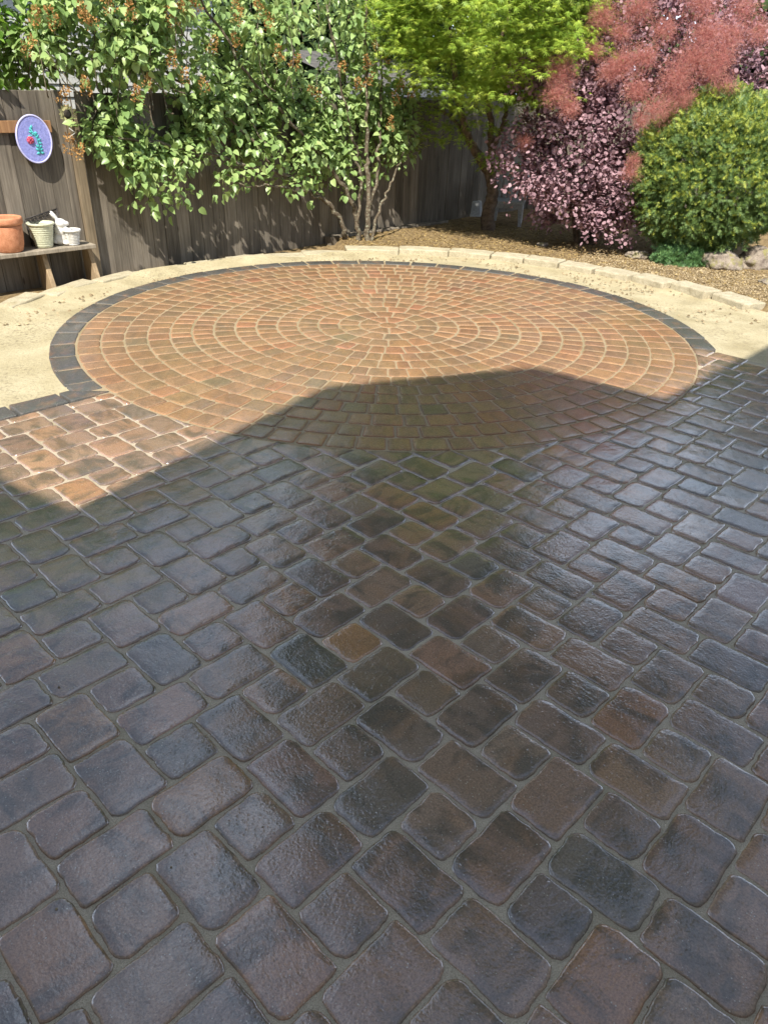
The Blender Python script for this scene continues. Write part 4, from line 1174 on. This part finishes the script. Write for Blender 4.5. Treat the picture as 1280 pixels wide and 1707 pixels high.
balls = [(L3(-.03, -.03, .055), (.058, ell(1, .9, 1.0))), (L3(-.03, -.02, .115), (.050, ell(.9, .85, 1.15))), (L3(-.02, -.0, .175), (.040, ell(1.15, .9, .95, .3))), (L3(.015, .015, .172), (.022, ell(1.2, 1, .9))),
         (L3(-.062, -.008, .225), (.050, ell(.30, .22, 1.05, -.75))), (L3(-.050, -.030, .232), (.050, ell(.30, .22, 1.05, -.60))), (L3(.02, .03, .12), (.020, ell(1.9, 1, 1, .5))), (L3(.015, -.06, .12), (.018, ell(1.9, 1, 1, .5))),
         (L3(-.075, -.03, .035), (.025, ell(1, 1, 1))), (L3(.0, .025, .02), (.026, ell(1.6, .8, .7))), (L3(.0, -.07, .02), (.026, ell(1.6, .8, .7)))]
blob_mesh('rabbit', balls, MAT['white_stone'], rb)
pc = np.array(c) + np.array(L3(.045, .03, 0))
prof = [(0, .002), (.043, .002)]
for k in range(8):
    z = .006 + k * .0125; r_ = .044 + .017 * k / 8; prof += [(r_, z), (r_ + .004, z + .006), (r_, z + .012)]
v, f = lathe(prof + [(.060, .11), (0, .10)], pc, 30)
v = [(q[0] + (q[0] - pc[0]) * .05 * math.sin(i * 2.2), q[1] + (q[1] - pc[1]) * .05 * math.sin(i * 2.2), q[2]) for i, q in enumerate(v)]
part('basket', v, f, MAT['white_stone'], rb, True)
v, f = lathe([(.060, .108), (.072, .110), (.076, .118), (.074, .127), (.064, .130), (.056, .124), (.055, .11)], pc, 30); part('basket_rim', v, f, MAT['white_stone'], rb, True)

# ------------------------------------------------------------------ oval plaque
PC = on_fence(57, 232, .105); pl = empty('oval_plaque', PC, 'lavender oval plaque with a pink rose hanging on the redwood rail', 'plaque')
px_w, px_h = .135, .168
def PQ(x, z, o=0.0): return PC + FDv * x + ZV * z + FNv * o
def oval(name, rx, rz, o0, o1, mat, n=48, dome=0.0):
    V = []; 
    for (k_, o_) in ((1.0, o0), (1.0, o1 - .004), (.97, o1), (.5, o1 + dome)):
        for i in range(n):
            a = 2 * math.pi * i / n; V.append(PQ(k_ * rx * math.cos(a), k_ * rz * math.sin(a), o_))
    Fc = []
    for r_ in range(3):
        for i in range(n): Fc.append((r_ * n + i, r_ * n + (i + 1) % n, (r_ + 1) * n + (i + 1) % n, (r_ + 1) * n + i))
    Fc.append(tuple(3 * n + i for i in range(n))); Fc.append(tuple(range(n))[::-1])
    return part(name, V, Fc, mat, pl, False)
oval('disc', px_w, px_h, -.014, .012, MAT['lavender'])
V, Fc = tube([PQ(px_w * math.cos(a), px_h * math.sin(a), .010) for a in np.linspace(0, 2 * math.pi, 49)], .007, 8, False); part('rim', V, Fc, MAT['lavender_rim'], pl, True)
MS = .8
def leafp(x, z, ang, L=.042, w=.014):
    x, z, L, w = x * MS, z * MS, L * MS, w * MS
    d = np.array([math.cos(ang), math.sin(ang)]); n_ = np.array([-d[1], d[0]]); V = []; Fc = []
    prof = [(0, 0), (.3, 1), (.65, .8), (1, 0)]
    for t, ww in prof:
        for sgn, oo in ((-1, .0125), (0, .020 if 0 < t < 1 else .014), (1, .0125)):
            q = np.array([x, z]) + d * t * L + n_ * sgn * ww * w; V.append(PQ(q[0], q[1], oo))
    for i in range(3):
        for k in range(2): Fc.append((i * 3 + k, i * 3 + k + 1, (i + 1) * 3 + k + 1, (i + 1) * 3 + k))
    part('leaf', V, Fc, MAT['teal'], pl, True)
v, f = tube([PQ(.028, -.10, .016), PQ(.022, -.04, .018), PQ(.018, .0, .018), PQ(.0, .04, .018), PQ(-.016, .072, .016)], .004, 6); part('stem', v, f, MAT['teal'], pl, True)
for a in [(.03, -.10, .4), (.03, -.10, 2.7), (.034, -.12, -.1), (.03, -.075, 2.4), (.03, -.08, .7), (.034, -.12, 3.4), (.025, -.01, .3), (.02, .01, .9), (.01, .035, 2.6), (.0, .05, .2), (-.01, .07, 2.2), (-.018, .088, 1.2), (.03, -.03, -.2), (-.02, .03, 3.3), (.02, .03, 1.5), (-.005, .06, 3.0)]: leafp(*a)
for k, (r0, zz) in enumerate([(.023, .014), (.016, .019), (.009, .024)]):
    for q in range(6 - k):
        a0 = q * 2 * math.pi / (6 - k) + k * .5
        pts = [PQ(-.035 + r0 * math.cos(a), -.005 + r0 * math.sin(a), zz + .004 * math.sin((a - a0) * 3)) for a in np.linspace(a0, a0 + 2 * math.pi / (6 - k) * 1.1, 6)]
        v, f = tube(pts, .0055 - .001 * k, 6); part('petal', v, f, MAT['rose'], pl, True)

# ------------------------------------------------------------------ sunflower ornament on a wire
SC_ = on_fence(112, 190, .16); sf = empty('sunflower_ornament', SC_, 'small faded metal sunflower ornament among the lilac leaves on the fence post', 'ornament')
def SQ(x, z, o=0.0): return SC_ + FDv * x + ZV * z + FNv * o
for k in range(14):
    a = 2 * math.pi * k / 14; d = np.array([math.cos(a), math.sin(a)]); n_ = np.array([-d[1], d[0]]); V = []
    for t, w in ((.030, .010), (.050, .014), (.075, .002)):
        for sg in (-1, 1):
            q = d * t + n_ * w * sg; V.append(SQ(q[0], q[1], .004 + .01 * (t > .06) + .006 * (k % 2)))
    part('petal', V, [(0, 1, 3, 2), (2, 3, 5, 4)], MAT['petal'], sf)
V = []; n = 20
for r_, o_ in ((.034, .004), (.030, .016), (.015, .020)):
    for i in range(n): V.append(SQ(r_ * math.cos(2 * math.pi * i / n), r_ * math.sin(2 * math.pi * i / n), o_))
part('seed_disc', V, [(r_ * n + i, r_ * n + (i + 1) % n, (r_ + 1) * n + (i + 1) % n, (r_ + 1) * n + i) for r_ in range(2) for i in range(n)] + [tuple(2 * n + i for i in range(n))], MAT['black'], sf, True)
pts = [SQ(.005, -.05), SQ(.0, -.10)] + [SQ(.018 + .022 * math.sin(a), -.12 - .011 * a, .022 * math.cos(a)) for a in np.linspace(0, 7, 24)]
v, f = tube(pts, .0028, 6); part('spiral_wire', v, f, MAT['wire_white'], sf, True)
X0, X1 = on_fence(133, 275, .05), on_fence(142, 340, .05)
st = tag(MB().add(*tube([X0, (X0 + X1) / 2, X1], .006, 6)).build('garden_stake', MAT['wire_white'], None, True), 'thin white stake hanging beside the fence post', 'stake')

# ------------------------------------------------------------------ boulders, chair, tub
def boulder(name, c, rad, label, seed, squash=1.0, group=None):
    bm = bmesh.new(); bmesh.ops.create_icosphere(bm, subdivisions=4, radius=1)
    for v in bm.verts:
        q = v.co.copy(); n_ = mnoise.noise(q * 1.1 + Vector((seed, 0, 0))) * .32 + mnoise.noise(q * 2.8 + Vector((0, seed, 0))) * .13 + mnoise.noise(q * 7 + Vector((0, 0, seed))) * .05
        fac = mnoise.cell(q * 1.6 + Vector((seed, seed, 0))) * .10
        v.co = Vector((q.x * rad[0], q.y * rad[1], q.z * rad[2])) * (1 + n_ + fac)
    me = bpy.data.meshes.new(name); bm.to_mesh(me); bm.free(); me.materials.append(MAT['rock'])
    for p_ in me.polygons: p_.use_smooth = True
    o = link(name, me, None, tuple(c)); tag(o, label, 'rock', group)
g = on_ground(1207, 452); boulder('boulder', (g[0], g[1] + .12, .07), (.19, .15, .12), 'brown boulder beside the small conifer sprig', 3.1, 1, 'rocks at the foot of the yew')
g = on_ground(1262, 452); boulder('boulder', (g[0] + .03, g[1] + .14, .08), (.21, .17, .13), 'mossy boulder at the edge of the yew', 8.7, 1, 'rocks at the foot of the yew')
g = on_ground(1268, 475); boulder('rock', (g[0] + .08, g[1], .02), (.11, .08, .04), 'small flat rock in front of the mossy boulder', 5.5, 1, 'rocks at the foot of the yew')
g = on_ground(1064, 432); boulder('rock', (g[0], g[1] + .05, .03), (.13, .09, .05), 'flat grey rock under the smoke bush', 12.3, 1, 'rocks at the foot of the yew')
g = on_ground(905, 412); boulder('rock', (g[0], g[1] + .05, .015), (.07, .05, .03), 'small rock in shade under the smoke bush', 14.3, 1, 'rocks at the foot of the yew')
# resin chair standing with its back to the fence
cc = on_ground(845, 377); ch = empty('garden_chair', (cc[0], cc[1], 0), 'weathered white resin chair in the shade behind the maple trunk', 'chair')
cc = np.array([cc[0], cc[1] + .12, 0]); ca = R(-12); cxv = np.array([math.cos(ca), math.sin(ca), 0]); cyv = np.array([-math.sin(ca), math.cos(ca), 0])
def CP(x, y, z): return cc + cxv * x + cyv * y + ZV * z
for x, y in ((-.17, -.16), (.17, -.16), (-.16, .17), (.16, .17)):
    V = []
    for z, k in ((0, .022), (.30, .034)):
        for a, b in ((-1, -1), (1, -1), (1, 1), (-1, 1)): V.append(CP(x * (1.08 if z == 0 else 1) + a * k, y * (1.08 if z == 0 else 1) + b * k, z))
    MB().add(V, BOXF).build('leg', MAT['resin'], ch, False, .006)
V = [CP(x, y, z) for z in (.27, .31) for x, y in ((-.21, -.20), (.21, -.20), (.20, .20), (-.20, .20))]; MB().add(V, BOXF).build('seat', MAT['resin'], ch, False, .015, 3)
V = [CP(x, y, z) for z, x0, y0 in ((.22, .2, -.19), (.28, .2, -.19)) for x, y in ((-x0, y0 - .012), (x0, y0 - .012), (x0, y0 + .012), (-x0, y0 + .012))]; MB().add(V, BOXF).build('apron', MAT['resin'], ch, False, .005)
for k in range(5):
    x = -.15 + k * .075
    V = [CP(x + a, b, z) for z, o_ in ((.31, .18), (.66, .27)) for a, b in ((-.022, o_ - .01), (.022, o_ - .01), (.022, o_ + .01), (-.022, o_ + .01))]; MB().add(V, BOXF).build('back_slat', MAT['resin'], ch, False, .004)
v, f = tube(smooth_path([CP(-.2, .18, .31), CP(-.19, .25, .6), CP(0, .29, .72), CP(.19, .25, .6), CP(.2, .18, .31)], 5), .02, 8); part('back_frame', v, f, MAT['resin'], ch, True)
for sg in (-1, 1):
    v, f = tube(smooth_path([CP(.2 * sg, -.17, .3), CP(.23 * sg, -.16, .46), CP(.23 * sg, 0, .48), CP(.2 * sg, .22, .48)], 5), .02, 8); part('arm', v, f, MAT['resin'], ch, True)
g = on_ground(790, 362); tb = empty('plastic_tub', (g[0], g[1], 0), 'upturned grey white plastic tub in deep shade behind the maple', 'tub')
V = []
for z, k in ((0, .105), (.02, .105), (.20, .085), (.215, .075)):
    for i in range(16):
        a = 2 * math.pi * i / 16; e_ = .5
        V.append((g[0] + k * math.copysign(abs(math.cos(a)) ** e_, math.cos(a)), g[1] + k * math.copysign(abs(math.sin(a)) ** e_, math.sin(a)), z))
part('body', V, [(r_ * 16 + i, r_ * 16 + (i + 1) % 16, (r_ + 1) * 16 + (i + 1) % 16, (r_ + 1) * 16 + i) for r_ in range(3) for i in range(16)] + [tuple(48 + i for i in range(16))], MAT['resin'], tb)
V = []
for z, k in ((0.004, .108), (.0, .118), (.018, .118), (.022, .106)):
    for i in range(16):
        a = 2 * math.pi * i / 16; e_ = .5
        V.append((g[0] + k * math.copysign(abs(math.cos(a)) ** e_, math.cos(a)), g[1] + k * math.copysign(abs(math.sin(a)) ** e_, math.sin(a)), z))
part('rim', V, [(r_ * 16 + i, r_ * 16 + (i + 1) % 16, (r_ + 1) * 16 + (i + 1) % 16, (r_ + 1) * 16 + i) for r_ in range(3) for i in range(16)], MAT['resin'], tb)

# ------------------------------------------------------------------ litter and gravel
def scatter(name, n, reg, size, mat, label, cat, leaf=TRI2, flat=.35, lift=.004, surf=gsurf):
    P = []
    while len(P) < n:
        dg = RNG.uniform(reg[0], reg[1]); r_ = rk(dg) + RNG.uniform(reg[2], reg[3])
        x, y = CC[0] + r_ * math.cos(R(dg)), CC[1] + r_ * math.sin(R(dg))
        q = np.array([x, y]) - P0
        if float(q @ FN) < .02 or (np.array([x, y]) - BC) @ bn < .03: continue
        P.append((x, y, surf(x, y) + lift))
    P = np.array(P); a = RNG.uniform(0, 6.283, n)
    V, T = cloud(leaf, P, np.stack([np.cos(a), np.sin(a), RNG.normal(0, flat * .5, n)], 1), np.stack([RNG.normal(0, flat, n), RNG.normal(0, flat, n), np.ones(n)], 1), RNG.uniform(size[0], size[1], n))
    tag(link(name, fast_mesh(name, V, T, mat)), label, cat, kind='stuff')
CHIP = Leaf([(-.5, -.4, 0), (.5, -.45, 0), (.45, .45, 0), (-.4, .5, 0), (-.1, 0, .55), (.15, .05, .5)], [(0, 1, 5), (0, 5, 4), (1, 2, 5), (2, 3, 4), (2, 4, 5), (3, 0, 4)])
scatter('leaf_litter', 14000, (16, 100, .22, 2.2), (.008, .024), MAT['litter'], 'golden brown fallen leaves and bark under the maple and smoke bush', 'litter')
scatter('gravel', 6000, (14, 55, .22, 1.3), (.006, .016), MAT['gravel'], 'pale tan gravel between the block edging and the boulders', 'gravel', CHIP)
# crumbs and twigs on the sand
def sandz(x, y): return -0.022
n = 700; P = []
while len(P) < n:
    dg = RNG.uniform(10, 185); r_ = R_OUT + .04 + (rk(dg) - R_OUT - .06) * RNG.uniform(0, 1)
    if mnoise.noise(Vector((r_ * 3, dg * .1, 0))) < -.1: continue
    P.append((CC[0] + r_ * math.cos(R(dg)), CC[1] + r_ * math.sin(R(dg)), -.026))
P = np.array(P); a = RNG.uniform(0, 6.283, n)
V, T = cloud(CHIP, P, np.stack([np.cos(a), np.sin(a), np.zeros(n)], 1), np.tile([0, 0, 1.], (n, 1)), RNG.uniform(.008, .026, n))
tag(link('pebbles', fast_mesh('pebbles', V, T, MAT['gravel'])), 'sand crumbs and pebbles lying on the sand strip', 'pebbles', kind='stuff')

# grit and crumbs washed over the patio
n = 420; P = np.stack([RNG.uniform(-2.2, 2.4, n), RNG.uniform(.5, 3.6, n), np.full(n, .0056)], 1); a = RNG.uniform(0, 6.283, n)
P = P[np.linalg.norm(P[:, :2] - CC, axis=1) > R_IN]; n = len(P); a = a[:n]
V, T = cloud(CHIP, P, np.stack([np.cos(a), np.sin(a), np.zeros(n)], 1), np.tile([0, 0, 1.], (n, 1)), RNG.uniform(.0018, .0055, n) * RNG.uniform(.6, 1.2, n))
tag(link('grit', fast_mesh('grit', V, T, MAT['gravel'])), 'specks of pale grit scattered over the wet pavers', 'grit', kind='stuff')
